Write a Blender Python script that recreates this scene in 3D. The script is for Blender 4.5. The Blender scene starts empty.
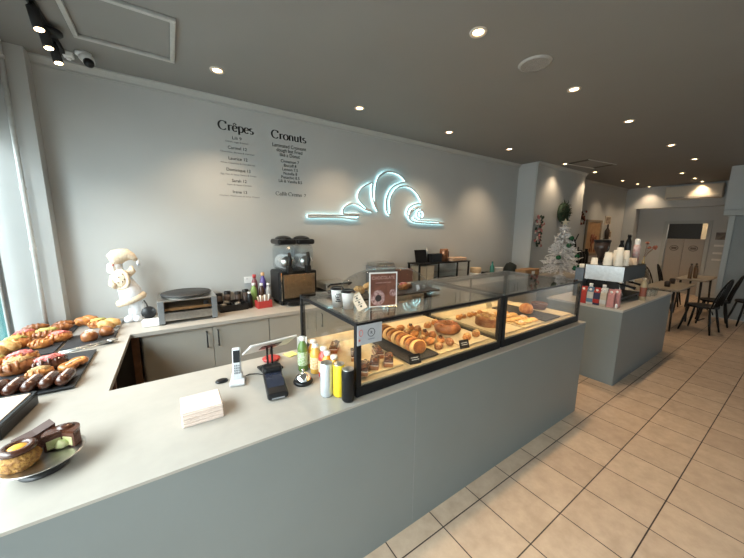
import bpy, bmesh, math, random
from mathutils import Vector, Matrix, noise
R = math.radians
PI = math.pi
S = bpy.context.scene
C = S.collection

# ------------------------------------------------------------------ camera
cam = bpy.data.cameras.new('camera')
cam.sensor_width = 36
cam.lens = 36 * 299.5 / 744
cam.clip_start = 0.02
co = bpy.data.objects.new('camera', cam)
C.objects.link(co)
S.camera = co
_y, _p, _r = R(33.666), R(9.18), R(0.461)
fwd = Vector((math.sin(_y) * math.cos(_p), math.cos(_y) * math.cos(_p), -math.sin(_p)))
rt = Vector((math.cos(_y), -math.sin(_y), 0))
up = rt.cross(fwd)
rt2 = rt * math.cos(_r) + up * math.sin(_r)
up2 = up * math.cos(_r) - rt * math.sin(_r)
co.matrix_world = Matrix(((rt2.x, up2.x, -fwd.x, 0), (rt2.y, up2.y, -fwd.y, 0), (rt2.z, up2.z, -fwd.z, 1.72), (0, 0, 0, 1)))

# ------------------------------------------------------------------ world, exposure
SKY, SPOT, EXPO = 2.4, 52.0, 0.6
w = bpy.data.worlds.new('overcast_sky')
S.world = w
w.use_nodes = True
nt = w.node_tree
bg = nt.nodes['Background']
tc = nt.nodes.new('ShaderNodeTexCoord')
sp = nt.nodes.new('ShaderNodeSeparateXYZ')
rp = nt.nodes.new('ShaderNodeValToRGB')
nt.links.new(tc.outputs['Generated'], sp.inputs[0])
nt.links.new(sp.outputs['Z'], rp.inputs[0])
rp.color_ramp.elements[0].position = 0.0
rp.color_ramp.elements[0].color = (0.66, 0.74, 0.74, 1)
rp.color_ramp.elements[1].position = 0.5
rp.color_ramp.elements[1].color = (0.84, 0.94, 1.0, 1)
nt.links.new(rp.outputs[0], bg.inputs[0])
bg.inputs[1].default_value = SKY
S.view_settings.view_transform = 'Standard'
S.view_settings.look = 'None'
S.view_settings.gamma = 1
S.view_settings.use_curve_mapping = False
S.view_settings.exposure = EXPO
S.cycles.max_bounces = 8
S.cycles.transparent_max_bounces = 24
S.cycles.sample_clamp_indirect = 4.0

# daylight entering through the shopfront glazing (window area, just outside the pane)
def area(name, loc, rot, sx, sy, power, col):
    l = bpy.data.lights.new(name, 'AREA')
    l.shape = 'RECTANGLE'; l.size = sx; l.size_y = sy; l.energy = power; l.color = col
    o = bpy.data.objects.new(name, l); C.objects.link(o)
    o.location = loc; o.rotation_euler = rot
    return o
area('street_daylight', (-4.2, 0.6, 1.9), (0, R(-90), 0), 3.4, 9.0, 250, (0.93, 0.97, 1.0))
area('sky_daylight', (-4.8, 0.6, 5.2), (0, R(-52), 0), 3.0, 9.0, 1120, (0.92, 0.965, 1.0))

# ------------------------------------------------------------------ materials
MATS = {}
def mat(name, col, rough=0.5, metal=0.0, spec=0.5, var=0.06, scale=30.0, emis=None, estr=0.0, bump=0.0, bscale=60.0, coat=0.0, col2=None, lo=0.35, hi=0.65):
    if name in MATS: return MATS[name]
    m = bpy.data.materials.new(name); m.use_nodes = True
    t = m.node_tree; b = t.nodes['Principled BSDF']
    b.inputs['Roughness'].default_value = rough
    b.inputs['Metallic'].default_value = metal
    b.inputs['Specular IOR Level'].default_value = spec
    b.inputs['Coat Weight'].default_value = coat
    tcn = t.nodes.new('ShaderNodeTexCoord')
    nz = t.nodes.new('ShaderNodeTexNoise'); nz.inputs['Scale'].default_value = scale; nz.inputs['Detail'].default_value = 4
    t.links.new(tcn.outputs['Object'], nz.inputs['Vector'])
    r = t.nodes.new('ShaderNodeValToRGB')
    r.color_ramp.elements[0].position = lo; r.color_ramp.elements[1].position = hi
    if col2 is None:
        a = tuple(max(0, c * (1 - var)) for c in col); z = tuple(min(1, c * (1 + var)) for c in col)
    else:
        a, z = col, col2
    r.color_ramp.elements[0].color = (*a, 1); r.color_ramp.elements[1].color = (*z, 1)
    t.links.new(nz.outputs['Fac'], r.inputs[0]); t.links.new(r.outputs[0], b.inputs['Base Color'])
    if emis:
        b.inputs['Emission Color'].default_value = (*emis, 1); b.inputs['Emission Strength'].default_value = estr
    if bump:
        n2 = t.nodes.new('ShaderNodeTexNoise'); n2.inputs['Scale'].default_value = bscale; n2.inputs['Detail'].default_value = 5
        t.links.new(tcn.outputs['Object'], n2.inputs['Vector'])
        bp = t.nodes.new('ShaderNodeBump'); bp.inputs['Strength'].default_value = bump; bp.inputs['Distance'].default_value = 0.01
        t.links.new(n2.outputs['Fac'], bp.inputs['Height']); t.links.new(bp.outputs[0], b.inputs['Normal'])
    MATS[name] = m
    return m

def glass(name, tint=(0.97, 0.99, 0.98), f0=0.04):
    if name in MATS: return MATS[name]
    m = bpy.data.materials.new(name); m.use_nodes = True
    t = m.node_tree; t.nodes.remove(t.nodes['Principled BSDF'])
    out = t.nodes['Material Output']
    tr = t.nodes.new('ShaderNodeBsdfTransparent'); tr.inputs[0].default_value = (*tint, 1)
    gl = t.nodes.new('ShaderNodeBsdfGlossy'); gl.inputs['Roughness'].default_value = 0.015
    lw = t.nodes.new('ShaderNodeLayerWeight'); lw.inputs[0].default_value = 0.5
    pw = t.nodes.new('ShaderNodeMath'); pw.operation = 'POWER'; pw.inputs[1].default_value = 5
    ma = t.nodes.new('ShaderNodeMath'); ma.operation = 'MULTIPLY_ADD'; ma.inputs[1].default_value = 1 - f0; ma.inputs[2].default_value = f0
    t.links.new(lw.outputs['Facing'], pw.inputs[0]); t.links.new(pw.outputs[0], ma.inputs[0])
    mx = t.nodes.new('ShaderNodeMixShader')
    t.links.new(ma.outputs[0], mx.inputs[0]); t.links.new(tr.outputs[0], mx.inputs[1]); t.links.new(gl.outputs[0], mx.inputs[2])
    t.links.new(mx.outputs[0], out.inputs[0])
    MATS[name] = m
    return m

def tile_mat():
    m = bpy.data.materials.new('floor_tiles'); m.use_nodes = True
    t = m.node_tree; b = t.nodes['Principled BSDF']
    tcn = t.nodes.new('ShaderNodeTexCoord')
    mp = t.nodes.new('ShaderNodeMapping')
    P = 0.336
    mp.inputs['Location'].default_value = (-(0.860 % P) + 0.003, -(0.010), 0)
    mp.inputs['Location'].default_value = (-0.188, -0.0085, 0)
    t.links.new(tcn.outputs['Object'], mp.inputs['Vector'])
    br = t.nodes.new('ShaderNodeTexBrick')
    br.offset = 0; br.squash = 1
    br.inputs['Scale'].default_value = 1
    br.inputs['Mortar Size'].default_value = 0.0035
    br.inputs['Mortar Smooth'].default_value = 0.1
    br.inputs['Brick Width'].default_value = P
    br.inputs['Row Height'].default_value = P
    br.inputs['Bias'].default_value = 0
    br.inputs['Color1'].default_value = (0.465, 0.345, 0.25, 1)
    br.inputs['Color2'].default_value = (0.53, 0.40, 0.29, 1)
    br.inputs['Mortar'].default_value = (0.045, 0.03, 0.022, 1)
    t.links.new(mp.outputs[0], br.inputs['Vector'])
    nz = t.nodes.new('ShaderNodeTexNoise'); nz.inputs['Scale'].default_value = 9; nz.inputs['Detail'].default_value = 8; nz.inputs['Roughness'].default_value = 0.65
    t.links.new(tcn.outputs['Object'], nz.inputs['Vector'])
    rr = t.nodes.new('ShaderNodeValToRGB')
    rr.color_ramp.elements[0].position = 0.35; rr.color_ramp.elements[0].color = (0.86, 0.83, 0.8, 1)
    rr.color_ramp.elements[1].position = 0.65; rr.color_ramp.elements[1].color = (1.06, 1.05, 1.04, 1)
    t.links.new(nz.outputs['Fac'], rr.inputs[0])
    mx = t.nodes.new('ShaderNodeMix'); mx.data_type = 'RGBA'; mx.blend_type = 'MULTIPLY'; mx.inputs[0].default_value = 1
    t.links.new(br.outputs['Color'], mx.inputs[6]); t.links.new(rr.outputs[0], mx.inputs[7])
    t.links.new(mx.outputs[2], b.inputs['Base Color'])
    b.inputs['Roughness'].default_value = 0.36
    b.inputs['Specular IOR Level'].default_value = 0.4
    bp = t.nodes.new('ShaderNodeBump'); bp.inputs['Strength'].default_value = 0.5; bp.inputs['Distance'].default_value = 0.002; bp.invert = True
    t.links.new(br.outputs['Fac'], bp.inputs['Height']); t.links.new(bp.outputs[0], b.inputs['Normal'])
    return m

WALL = mat('wall_paint', (0.455, 0.465, 0.46), 0.55, var=0.015, scale=3)
CEIL = mat('ceiling_paint', (0.215, 0.213, 0.205), 0.7, var=0.01, scale=3)
TRIM = mat('trim_paint', (0.40, 0.41, 0.40), 0.45, var=0.01)
FLOOR = tile_mat()
COUNTER = mat('counter_laminate', (0.178, 0.196, 0.195), 0.42, var=0.015, scale=4)
TOP = mat('worktop_laminate', (0.37, 0.34, 0.30), 0.32, var=0.03, scale=14)
CAB = mat('cabinet_greige', (0.31, 0.295, 0.26), 0.4, var=0.015, scale=5)
DARK = mat('dark_recess', (0.03, 0.025, 0.022), 0.6)  # near-black; in open recesses the shade is put into this colour
WOODB = mat('brown_wood', (0.13, 0.06, 0.03), 0.5, var=0.3, scale=12)
BLACK = mat('black_plastic', (0.009, 0.009, 0.010), 0.32, spec=0.3, var=0.1)
BLKM = mat('black_metal', (0.009, 0.009, 0.010), 0.42, spec=0.22, var=0.1)
MATT = mat('matt_black', (0.02, 0.02, 0.021), 0.75, var=0.1)
STEEL = mat('brushed_steel', (0.62, 0.61, 0.59), 0.28, metal=1, var=0.08, scale=40)
CHROME = mat('chrome', (0.8, 0.8, 0.8), 0.1, metal=1, var=0.02)
GREYM = mat('grey_metal', (0.22, 0.23, 0.24), 0.4, metal=0.4, var=0.05)
WHITE = mat('white_plastic', (0.78, 0.78, 0.77), 0.4, var=0.02)
PAPER = mat('white_paper', (0.75, 0.74, 0.72), 0.8, var=0.02)
NAPKIN = mat('napkin_paper', (0.74, 0.60, 0.52), 0.9, var=0.04, scale=50)
CREAM = mat('cream_board', (0.62, 0.50, 0.30), 0.6, var=0.05)
GLASS = glass('case_glass', (0.985, 0.99, 0.985))
SHOPG = glass('shop_glass', (0.93, 0.97, 0.965))
CLEAR = glass('clear_plastic', (0.93, 0.95, 0.96), 0.06)
WARM = (1.0, 0.74, 0.48)

# ------------------------------------------------------------------ mesh builder
class B:
    def __init__(s): s.bm = bmesh.new(); s.mi = 0
    def _fin(s, vs, M=None, smooth=False):
        fs = set()
        for v in vs:
            for f in v.link_faces: fs.add(f)
        for f in fs: f.material_index = s.mi; f.smooth = smooth
        if M is not None: bmesh.ops.transform(s.bm, matrix=M, verts=list(vs))
        return s
    def box(s, x0, x1, y0, y1, z0, z1, bev=0, M=None, seg=2):
        r = bmesh.ops.create_cube(s.bm, size=1)
        vs = r['verts']
        for v in vs:
            v.co = Vector(((x0 + x1) / 2 + v.co.x * (x1 - x0), (y0 + y1) / 2 + v.co.y * (y1 - y0), (z0 + z1) / 2 + v.co.z * (z1 - z0)))
        if bev:
            es = {e for v in vs for e in v.link_edges}
            r = bmesh.ops.bevel(s.bm, geom=list(es), offset=bev, segments=seg, affect='EDGES', profile=0.5)
            vs = list(set(r['verts']) | {v for v in vs if v.is_valid})
        return s._fin(vs, M)
    def lathe(s, prof, c=(0, 0, 0), seg=24, M=None, smooth=True, sx=1, sy=1):
        rings = []; new = []
        for r, z in prof:
            if r < 1e-6:
                v = s.bm.verts.new((c[0], c[1], c[2] + z)); rings.append([v]); new.append(v)
            else:
                ring = [s.bm.verts.new((c[0] + sx * r * math.cos(2 * PI * k / seg), c[1] + sy * r * math.sin(2 * PI * k / seg), c[2] + z)) for k in range(seg)]
                rings.append(ring); new += ring
        for a, b in zip(rings, rings[1:]):
            if len(a) == 1 and len(b) == 1: continue
            for k in range(seg):
                k2 = (k + 1) % seg
                try:
                    if len(a) == 1: s.bm.faces.new((a[0], b[k], b[k2]))
                    elif len(b) == 1: s.bm.faces.new((a[k], b[0], a[k2]))
                    else: s.bm.faces.new((a[k], b[k], b[k2], a[k2]))
                except ValueError: pass
        return s._fin(new, M, smooth)
    def cyl(s, c, r, h, r2=None, seg=24, M=None, bev=0.0):
        r2 = r if r2 is None else r2
        if bev:
            return s.lathe([(0, 0), (r - bev, 0), (r, bev), (r2, h - bev), (r2 - bev, h), (0, h)], c, seg, M)
        s.lathe([(0, 0), (r, 0)], c, seg, M, False)
        s.lathe([(r, 0), (r2, h)], c, seg, M, True)
        return s.lathe([(r2, h), (0, h)], c, seg, M, False)
    def tube(s, pts, r, seg=8, closed=False, M=None, caps=True):
        pts = [Vector(p) for p in pts]
        n = len(pts); rs = r if isinstance(r, (list, tuple)) else [r] * n
        rings = []; new = []; prev = None
        for i, p in enumerate(pts):
            if closed: t = pts[(i + 1) % n] - pts[i - 1]
            else: t = pts[min(i + 1, n - 1)] - pts[max(i - 1, 0)]
            if t.length < 1e-9: t = Vector((0, 0, 1))
            t.normalize()
            if prev is None:
                a = Vector((0, 0, 1)) if abs(t.z) < 0.9 else Vector((1, 0, 0))
                u = t.cross(a).normalized()
            else:
                u = prev - t * prev.dot(t)
                u = u.normalized() if u.length > 1e-6 else t.orthogonal().normalized()
            prev = u; vv = t.cross(u)
            ring = [s.bm.verts.new(p + (u * math.cos(2 * PI * k / seg) + vv * math.sin(2 * PI * k / seg)) * rs[i]) for k in range(seg)]
            rings.append(ring); new += ring
        for i in range(n if closed else n - 1):
            a, b = rings[i], rings[(i + 1) % n]
            for k in range(seg):
                k2 = (k + 1) % seg
                s.bm.faces.new((a[k], a[k2], b[k2], b[k]))
        if caps and not closed:
            s.bm.faces.new(list(reversed(rings[0]))); s.bm.faces.new(rings[-1])
        return s._fin(new, M, True)
    def blob(s, c, sz, amp=0.08, freq=3.0, seed=0, sub=3, M=None, flat=True):
        r = bmesh.ops.create_icosphere(s.bm, subdivisions=sub, radius=1)
        off = Vector((seed * 3.7, seed * 1.3, seed * 7.1))
        for v in r['verts']:
            d = 1 + amp * noise.noise(v.co * freq + off) * 1.6
            p = v.co * d
            if flat and p.z < -0.55: p.z = -0.55 - (p.z + 0.55) * -0.05
            v.co = Vector((p.x * sz[0], p.y * sz[1], p.z * sz[2]))
        MM = Matrix.Translation(c) @ (M if M is not None else Matrix.Identity(4))
        return s._fin(r['verts'], MM, True)
    def prism(s, outl, z0, z1, M=None, smooth=False):
        a = [s.bm.verts.new((x, y, z0)) for x, y in outl]; b = [s.bm.verts.new((x, y, z1)) for x, y in outl]
        n = len(a)
        s.bm.faces.new(list(reversed(a))); s.bm.faces.new(b)
        for i in range(n): s.bm.faces.new((a[i], a[(i + 1) % n], b[(i + 1) % n], b[i]))
        return s._fin(a + b, M, smooth)
    def ob(s, name, m, parent=None, **kw):
        bmesh.ops.recalc_face_normals(s.bm, faces=s.bm.faces[:])
        me = bpy.data.meshes.new(name); s.bm.to_mesh(me); s.bm.free()
        for q in (m if isinstance(m, (list, tuple)) else [m]): me.materials.append(q)
        o = bpy.data.objects.new(name, me); C.objects.link(o)
        if parent is not None: o.parent = parent
        for k, v in kw.items(): o[k] = v
        return o

def bx(name, m, x0, x1, y0, y1, z0, z1, parent=None, bev=0.0, **kw):
    return B().box(x0, x1, y0, y1, z0, z1, bev).ob(name, m, parent, **kw)
def struct(name, m, x0, x1, y0, y1, z0, z1, parent=None, bev=0.0):
    o = bx(name, m, x0, x1, y0, y1, z0, z1, parent, bev)
    if parent is None: o['kind'] = 'structure'
    return o
def thing(name, label, cat, loc=(0, 0, 0), rz=0.0, group=None):
    o = bpy.data.objects.new(name, None); C.objects.link(o)
    o.empty_display_size = 0.05
    o.location = loc; o.rotation_euler = (0, 0, rz)
    o['label'] = label; o['category'] = cat
    if group: o['group'] = group
    return o
def tag(o, label, cat, group=None, loc=None, rz=None):
    o['label'] = label; o['category'] = cat
    if group: o['group'] = group
    if loc is not None: o.location = loc
    if rz is not None: o.rotation_euler = (0, 0, rz)
    return o
def dup(root, loc, rz=0.0, label=None, group=None):
    r = root.copy(); C.objects.link(r); r.location = loc; r.rotation_euler = (0, 0, rz)
    if label: r['label'] = label
    if group: r['group'] = group
    for ch in list(root.children):
        c = ch.copy(); C.objects.link(c); c.parent = r
        for g in list(ch.children):
            d = g.copy(); C.objects.link(d); d.parent = c
    return r
def rot(ax, a): return Matrix.Rotation(a, 4, ax)
def tr(x, y, z): return Matrix.Translation((x, y, z))
def text(body, size, align='CENTER', ext=0.0008):
    cu = bpy.data.curves.new('t', 'FONT'); cu.body = body; cu.size = size; cu.align_x = align; cu.extrude = ext
    cu.resolution_u = 3
    o = bpy.data.objects.new('t', cu); C.objects.link(o)
    bpy.context.view_layer.update()
    me = bpy.data.meshes.new_from_object(o.evaluated_get(bpy.context.evaluated_depsgraph_get()))
    bpy.data.objects.remove(o); bpy.data.curves.remove(cu)
    return me
def text_ob(name, body, size, m, M, parent, align='CENTER', sx=1.0, **kw):
    me = text(body, size, align)
    me.materials.clear(); me.materials.append(m)
    me.transform(M @ Matrix.Diagonal((sx, 1, 1, 1))); me.name = name
    o = bpy.data.objects.new(name, me); C.objects.link(o); o.parent = parent
    for k, v in kw.items(): o[k] = v
    return o

# ================================================================== SETTING
ZC, YW, XB = 3.02, 3.55, 12.0
struct('floor', FLOOR, -1.1, 13.6, -2.6, 3.75, -0.1, 0)
struct('ceiling', CEIL, -1.2, 12.2, -2.7, 3.75, ZC, ZC + 0.1)
struct('wall_back', WALL, -1.1, 5.83, YW, YW + 0.15, 0, ZC)
struct('wall_pier', WALL, 5.83, 7.88, 3.19, 3.7, 0, ZC)
struct('wall_back_rear', WALL, 7.88, XB, YW, YW + 0.15, 0, ZC)
struct('wall_right', WALL, -1.1, 9.26, -2.7, -2.6, 0, ZC)
# block on the right with the sliding door
struct('wall_right_rear', WALL, 9.26, 9.46, -2.6, 1.22, 2.17, ZC)
struct('wall_right_return', WALL, 9.46, XB, 1.05, 1.13, 0, ZC)
struct('trim_sliding_jamb', TRIM, 9.26, 9.46, 1.05, 1.13, 0, 2.07, bev=0.004)
struct('trim_sliding_rail', TRIM, 9.12, 9.30, -2.0, 1.2, 2.07, 2.17, bev=0.006)
struct('door_2', mat('sliding_door_grey', (0.25, 0.265, 0.265), 0.5, var=0.02), 9.30, 9.36, -1.4, 1.05, 0.01, 2.07)
# rear wall: upper beam, recessed wall around a double swing door
struct('wall_rear_beam', WALL, XB - 0.35, XB + 0.05, 1.13, YW, 2.42, ZC)
struct('wall_rear_side', WALL, XB - 0.35, XB + 0.05, 3.27, YW, 0, 2.42)
struct('wall_rear_left', WALL, XB - 0.02, XB + 0.05, 2.66, 3.27, 0, 2.42)
struct('wall_rear_right', WALL, XB - 0.02, XB + 0.05, 1.13, 1.73, 0, 2.42)
struct('wall_rear_header', WALL, XB - 0.02, XB + 0.05, 1.73, 2.66, 2.05, 2.42)
b = B()
b.box(XB - 0.05, XB + 0.06, 2.58, 2.67, 0, 2.06, 0.004); b.box(XB - 0.05, XB + 0.06, 1.72, 1.80, 0, 2.06, 0.004); b.box(XB - 0.05, XB + 0.06, 1.80, 2.58, 1.98, 2.06, 0.004)
d1 = b.ob('door_1', TRIM, kind='structure')
LEAF = mat('swing_door_taupe', (0.36, 0.315, 0.27), 0.5, var=0.02)
for y0, y1 in ((1.81, 2.205), (2.215, 2.57)):
    lf = bx('door_leaf', LEAF, XB + 0.0, XB + 0.035, y0, y1, 0.02, 1.56, d1, 0.004)
    bb = B()
    bb.tube([(XB - 0.004, (y0 + y1) / 2 + 0.085 * math.cos(a * PI / 12), 1.3 + 0.07 * math.sin(a * PI / 12)) for a in range(24)], 0.008, 6, True)
    bb.box(XB - 0.006, XB + 0.002, (y0 + y1) / 2 - 0.055, (y0 + y1) / 2 + 0.055, 1.27, 1.33)
    bb.ob('emblem', mat('emblem_brown', (0.13, 0.10, 0.08), 0.6), lf)
# the back room behind the swing doors, dimness and warm light put into wall colours
struct('wall_kitchen_back', mat('kitchen_unlit', (0.06, 0.055, 0.05), 0.7), 13.4, 13.5, 0.9, 3.6, 0, 2.8)
struct('wall_kitchen_side', mat('kitchen_warm_lit', (0.75, 0.6, 0.4), 0.6), 12.75, 12.8, 0.9, 2.02, 0, 2.8)
struct('wall_kitchen_left', DARK, 12.05, 13.4, 3.3, 3.4, 0, 2.8)
kl = bpy.data.lights.new('kitchen_lamp', 'POINT'); kl.energy = 14; kl.color = (1.0, 0.78, 0.5); kl.shadow_soft_size = 0.1
ko = bpy.data.objects.new('kitchen_lamp', kl); C.objects.link(ko); ko.location = (12.4, 1.35, 2.3)
struct('ceiling_kitchen', DARK, 12.05, 13.5, 0.9, 3.6, 2.8, 2.9)
# left: pillar and the shopfront window wall
struct('wall_left_pillar', WALL, -1.08, -0.785, 3.42, YW, 0, ZC)
struct('wall_left_head', WALL, -1.2, -1.08, -2.6, YW, 2.5, ZC)
struct('wall_left_sill', WALL, -1.2, -1.08, -2.6, YW, 0, 0.28)
struct('wall_left_end', WALL, -1.119, -1.08, 3.45, YW, 0.28, 2.5)
wf = B()
for y, hw in ((3.43, 0.019), (1.5, 0.024), (-0.4, 0.024), (-2.57, 0.024)): wf.box(-1.119, -1.104, y - hw, y + hw, 0.28, 2.5, 0.006)
wf.box(-1.135, -1.105, 3.12, 3.26, 0.36, 2.42, 0.006)  # added column, out of view, keeps window light off the pillar
wf.box(-1.135, -1.105, -2.55, 3.411, 0.28, 0.36, 0.006); wf.box(-1.135, -1.105, -2.55, 3.411, 2.42, 2.5, 0.006)
w1 = wf.ob('window_1', mat('window_frame_paint', (0.36, 0.36, 0.35), 0.4), kind='structure')
for y0, y1 in ((1.526, 3.119), (3.261, 3.410), (-0.374, 1.474), (-2.544, -0.426)): bx('pane', SHOPG, -1.114, -1.110, y0, y1, 0.36, 2.42, w1)
struct('ground_pavement', mat('pavement', (0.35, 0.36, 0.35), 0.9, scale=6), -12, -1.2, -12, 14, -0.12, -0.02)
# pipe in the corner
b = B(); b.tube([(-0.895, 3.385, 0.9), (-0.895, 3.385, 3.02)], 0.015, 14)
for z in (1.55, 2.0, 2.9): b.cyl((-0.895, 3.385, z), 0.02, 0.02)
struct('wall_outside', mat('teal_backdrop', (0.05, 0.20, 0.20), 0.6, var=0.3, scale=2), -7, -1.6, 6.8, 7.0, -0.02, 1.0)  # added low wall, stands in for the unidentified teal behind the pane
tag(b.ob('service_pipe', mat('pipe_paint', (0.66, 0.68, 0.67), 0.35)), 'pale painted vertical pipe on the left pillar beside the window', 'pipe')
# cornices
def cornice(name, x0, x1, y):
    prof = [(0, ZC), (-0.052, ZC), (-0.052, ZC - 0.012), (-0.03, ZC - 0.028), (-0.016, ZC - 0.048), (-0.016, ZC - 0.062), (0, ZC - 0.062)]
    b = B(); a = [b.bm.verts.new((x0, y + p, z)) for p, z in prof]; c = [b.bm.verts.new((x1, y + p, z)) for p, z in prof]
    n = len(a)
    for i in range(n): b.bm.faces.new((a[i], a[(i + 1) % n], c[(i + 1) % n], c[i]))
    b.bm.faces.new(a); b.bm.faces.new(list(reversed(c)))
    o = b.ob(name, TRIM); o['kind'] = 'structure'
cornice('trim_1', -0.785, 5.83, YW)
cornice('trim_2', 5.84, 7.88, 3.19)
cornice('trim_3', 7.89, 11.65, YW)
struct('trim_4', TRIM, 5.825, 5.84, 3.17, 3.2, 0, ZC)
struct('baseboard_rear', TRIM, XB - 0.04, XB - 0.02, 1.19, 1.72, 0, 0.1)
# ceiling hatch
b = B()
hx0, hx1, hy0, hy1 = -0.44, 0.135, 2.44, 3.02
for (x0, x1, y0, y1) in ((hx0, hx1, hy0, hy0 + 0.03), (hx0, hx1, hy1 - 0.03, hy1), (hx0, hx0 + 0.03, hy0 + 0.03, hy1 - 0.03), (hx1 - 0.03, hx1, hy0 + 0.03, hy1 - 0.03)):
    b.box(x0, x1, y0, y1, ZC - 0.022, ZC, 0.005)
o = b.ob('trim_5', mat('hatch_trim', (0.38, 0.38, 0.365), 0.4)); o['kind'] = 'structure'

# ================================================================== LAMPS
def downlight(x, y, label, power=SPOT):
    t = thing('recessed_downlight', label, 'ceiling light', (x, y, ZC), 0, 'recessed ceiling downlights')
    B().lathe([(0.034, -0.001), (0.044, -0.009), (0.054, -0.008), (0.057, 0.0)], seg=28).ob('trim_ring', mat('downlight_ring', (0.55, 0.48, 0.40), 0.35), t)
    B().lathe([(0, -0.0085), (0.02, -0.007), (0.0345, -0.002)], seg=28).ob('lamp_lens', mat('lamp_glow', (1, 0.9, 0.75), 0.4, emis=(1.0, 0.70, 0.38), estr=11), t)
    l = bpy.data.lights.new('downlight_beam', 'SPOT'); l.energy = power; l.color = WARM; l.spot_size = R(105); l.spot_blend = 0.9; l.shadow_soft_size = 0.035
    o = bpy.data.objects.new('downlight_beam', l); C.objects.link(o); o.parent = t; o.location = (0, 0, -0.022)
DL = [(0.43, 2.98, 'recessed downlight above the Crêpes lettering, nearest the security camera'),
 (1.80, 2.97, 'recessed downlight near the wall just right of the lettered Cronuts menu'),
 (3.19, 2.97, 'recessed downlight near the wall above the right end of the neon sign'),
 (4.60, 2.99, 'recessed downlight near the wall between neon sign and the pier'),
 (1.80, 1.46, 'largest recessed downlight, at the top of the photo left of the round ceiling speaker'),
 (3.20, 1.475, 'recessed downlight just right of the round ceiling speaker'),
 (4.61, 1.48, 'recessed downlight over the gap between display case and coffee counter'),
 (6.35, 1.48, 'recessed downlight over the coffee counter, third right of the ceiling speaker'),
 (7.85, 1.49, 'recessed downlight over the first dining table'),
 (6.43, 2.98, 'recessed downlight on the near side of the ceiling vent, in front of the pier'),
 (7.80, 2.99, 'recessed downlight on the far side of the ceiling vent beside the pier corner'),
 (9.62, 3.05, 'recessed downlight along the rear side wall, first beyond the pier'),
 (10.58, 3.02, 'recessed downlight along the rear side wall, second beyond the pier'),
 (11.45, 3.0, 'recessed downlight nearest the rear left corner of the room'),
 (9.44, 1.95, 'recessed downlight before the wall air conditioner, first of the three'),
 (10.53, 1.94, 'recessed downlight before the wall air conditioner, middle of the three'),
 (11.36, 1.95, 'recessed downlight right above the wall air conditioner')]
for x, y, lb in DL: downlight(x, y, lb, SPOT if x < 5 else SPOT * 0.5)
# track with three heads
TRK = ((0.012, -0.20), (-0.002, 0.027), (-0.004, 0.24))
t = thing('spotlight_track', 'black ceiling track carrying three spotlight heads at the shopfront corner', 'track light', (-0.56, 2.9, ZC))
bx('track_rail', BLKM, -0.018, 0.018, -0.7, 0.45, -0.03, 0, t, 0.004)
B().cyl((0.015, 0.075, -0.052), 0.06, 0.022, bev=0.004).ob('ceiling_rose', BLKM, t)
for k, (dx, dy) in enumerate(TRK):
    M = tr(dx, dy, -0.105) @ rot('X', R(-7)) @ rot('Y', R(-9))
    h = B().cyl((0, 0, -0.06), 0.027, 0.12, bev=0.004, M=M).ob('lamp_head', MATT, t)
    B().tube([(0, dy, -0.03), (dx, dy, -0.075)], 0.008).ob('swivel', BLKM, h)
    B().lathe([(0, -0.0615), (0.022, -0.0615)], M=M).ob('lamp_lens', MATS['lamp_glow'], h)
    l = bpy.data.lights.new('track_beam', 'SPOT'); l.energy = 14; l.color = WARM; l.spot_size = R(80); l.spot_blend = 0.7; l.shadow_soft_size = 0.03
    o = bpy.data.objects.new('track_beam', l); C.objects.link(o); o.parent = t; o.matrix_local = M @ tr(0, 0, -0.072)
# security camera
t = thing('security_camera', 'white dome security camera on the ceiling above the menu wall', 'camera', (-0.437, 3.285, ZC)); t.scale = (0.88, 0.88, 0.88)
B().lathe([(0, 0), (0.055, 0), (0.055, -0.02), (0.042, -0.03), (0, -0.03)]).ob('mount_base', WHITE, t)
h = B().tube([(0, 0, -0.025), (0.03, -0.04, -0.06), (0.035, -0.06, -0.085)], [0.042, 0.046, 0.042], 18).ob('camera_housing', WHITE, t)
B().blob((0.036, -0.066, -0.093), (0.037, 0.037, 0.037), 0, sub=3, flat=False).ob('lens_ball', BLACK, h)
t = thing('ceiling_sensor', 'small white sensor on the ceiling behind the track spotlights', 'sensor', (-0.53, 3.33, ZC))
bx('sensor_body', WHITE, -0.03, 0.03, -0.025, 0.025, -0.04, 0, t, 0.008)
B().lathe([(0, -0.058), (0.012, -0.053), (0.018, -0.04), (0, -0.04)]).ob('sensor_lens', WHITE, t)
# ceiling speaker
t = thing('ceiling_speaker', 'round white flush speaker grille in the ceiling between two downlights', 'speaker', (2.48, 1.45, ZC))
B().lathe([(0.1, -0.012), (0.115, -0.010), (0.12, 0)], seg=36).ob('speaker_rim', mat('speaker_rim_paint', (0.32, 0.32, 0.31), 0.5), t)
B().lathe([(0, -0.011), (0.1, -0.011)], seg=36).ob('speaker_grille', mat('speaker_grille_mesh', (0.28, 0.28, 0.27), 0.8, bump=0.6, bscale=400), t)
# ceiling vent
t = thing('ceiling_vent', 'long slotted air vent in the ceiling in front of the pier', 'vent', (6.85, 2.7, ZC), R(-8))
b = B()
for y in (-0.2, 0.2): b.box(-0.45, 0.45, y - 0.012, y + 0.012, -0.012, 0, 0.003)
b.ob('vent_frame', mat('vent_white', (0.5, 0.5, 0.48), 0.5), t)
bx('vent_slot', DARK, -0.45, -0.36, -0.18, 0.18, -0.006, 0, t); bx('vent_slot', DARK, 0.36, 0.45, -0.18, 0.18, -0.006, 0, t)
bx('vent_panel', CEIL, -0.36, 0.36, -0.185, 0.185, -0.005, 0, t)
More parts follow.
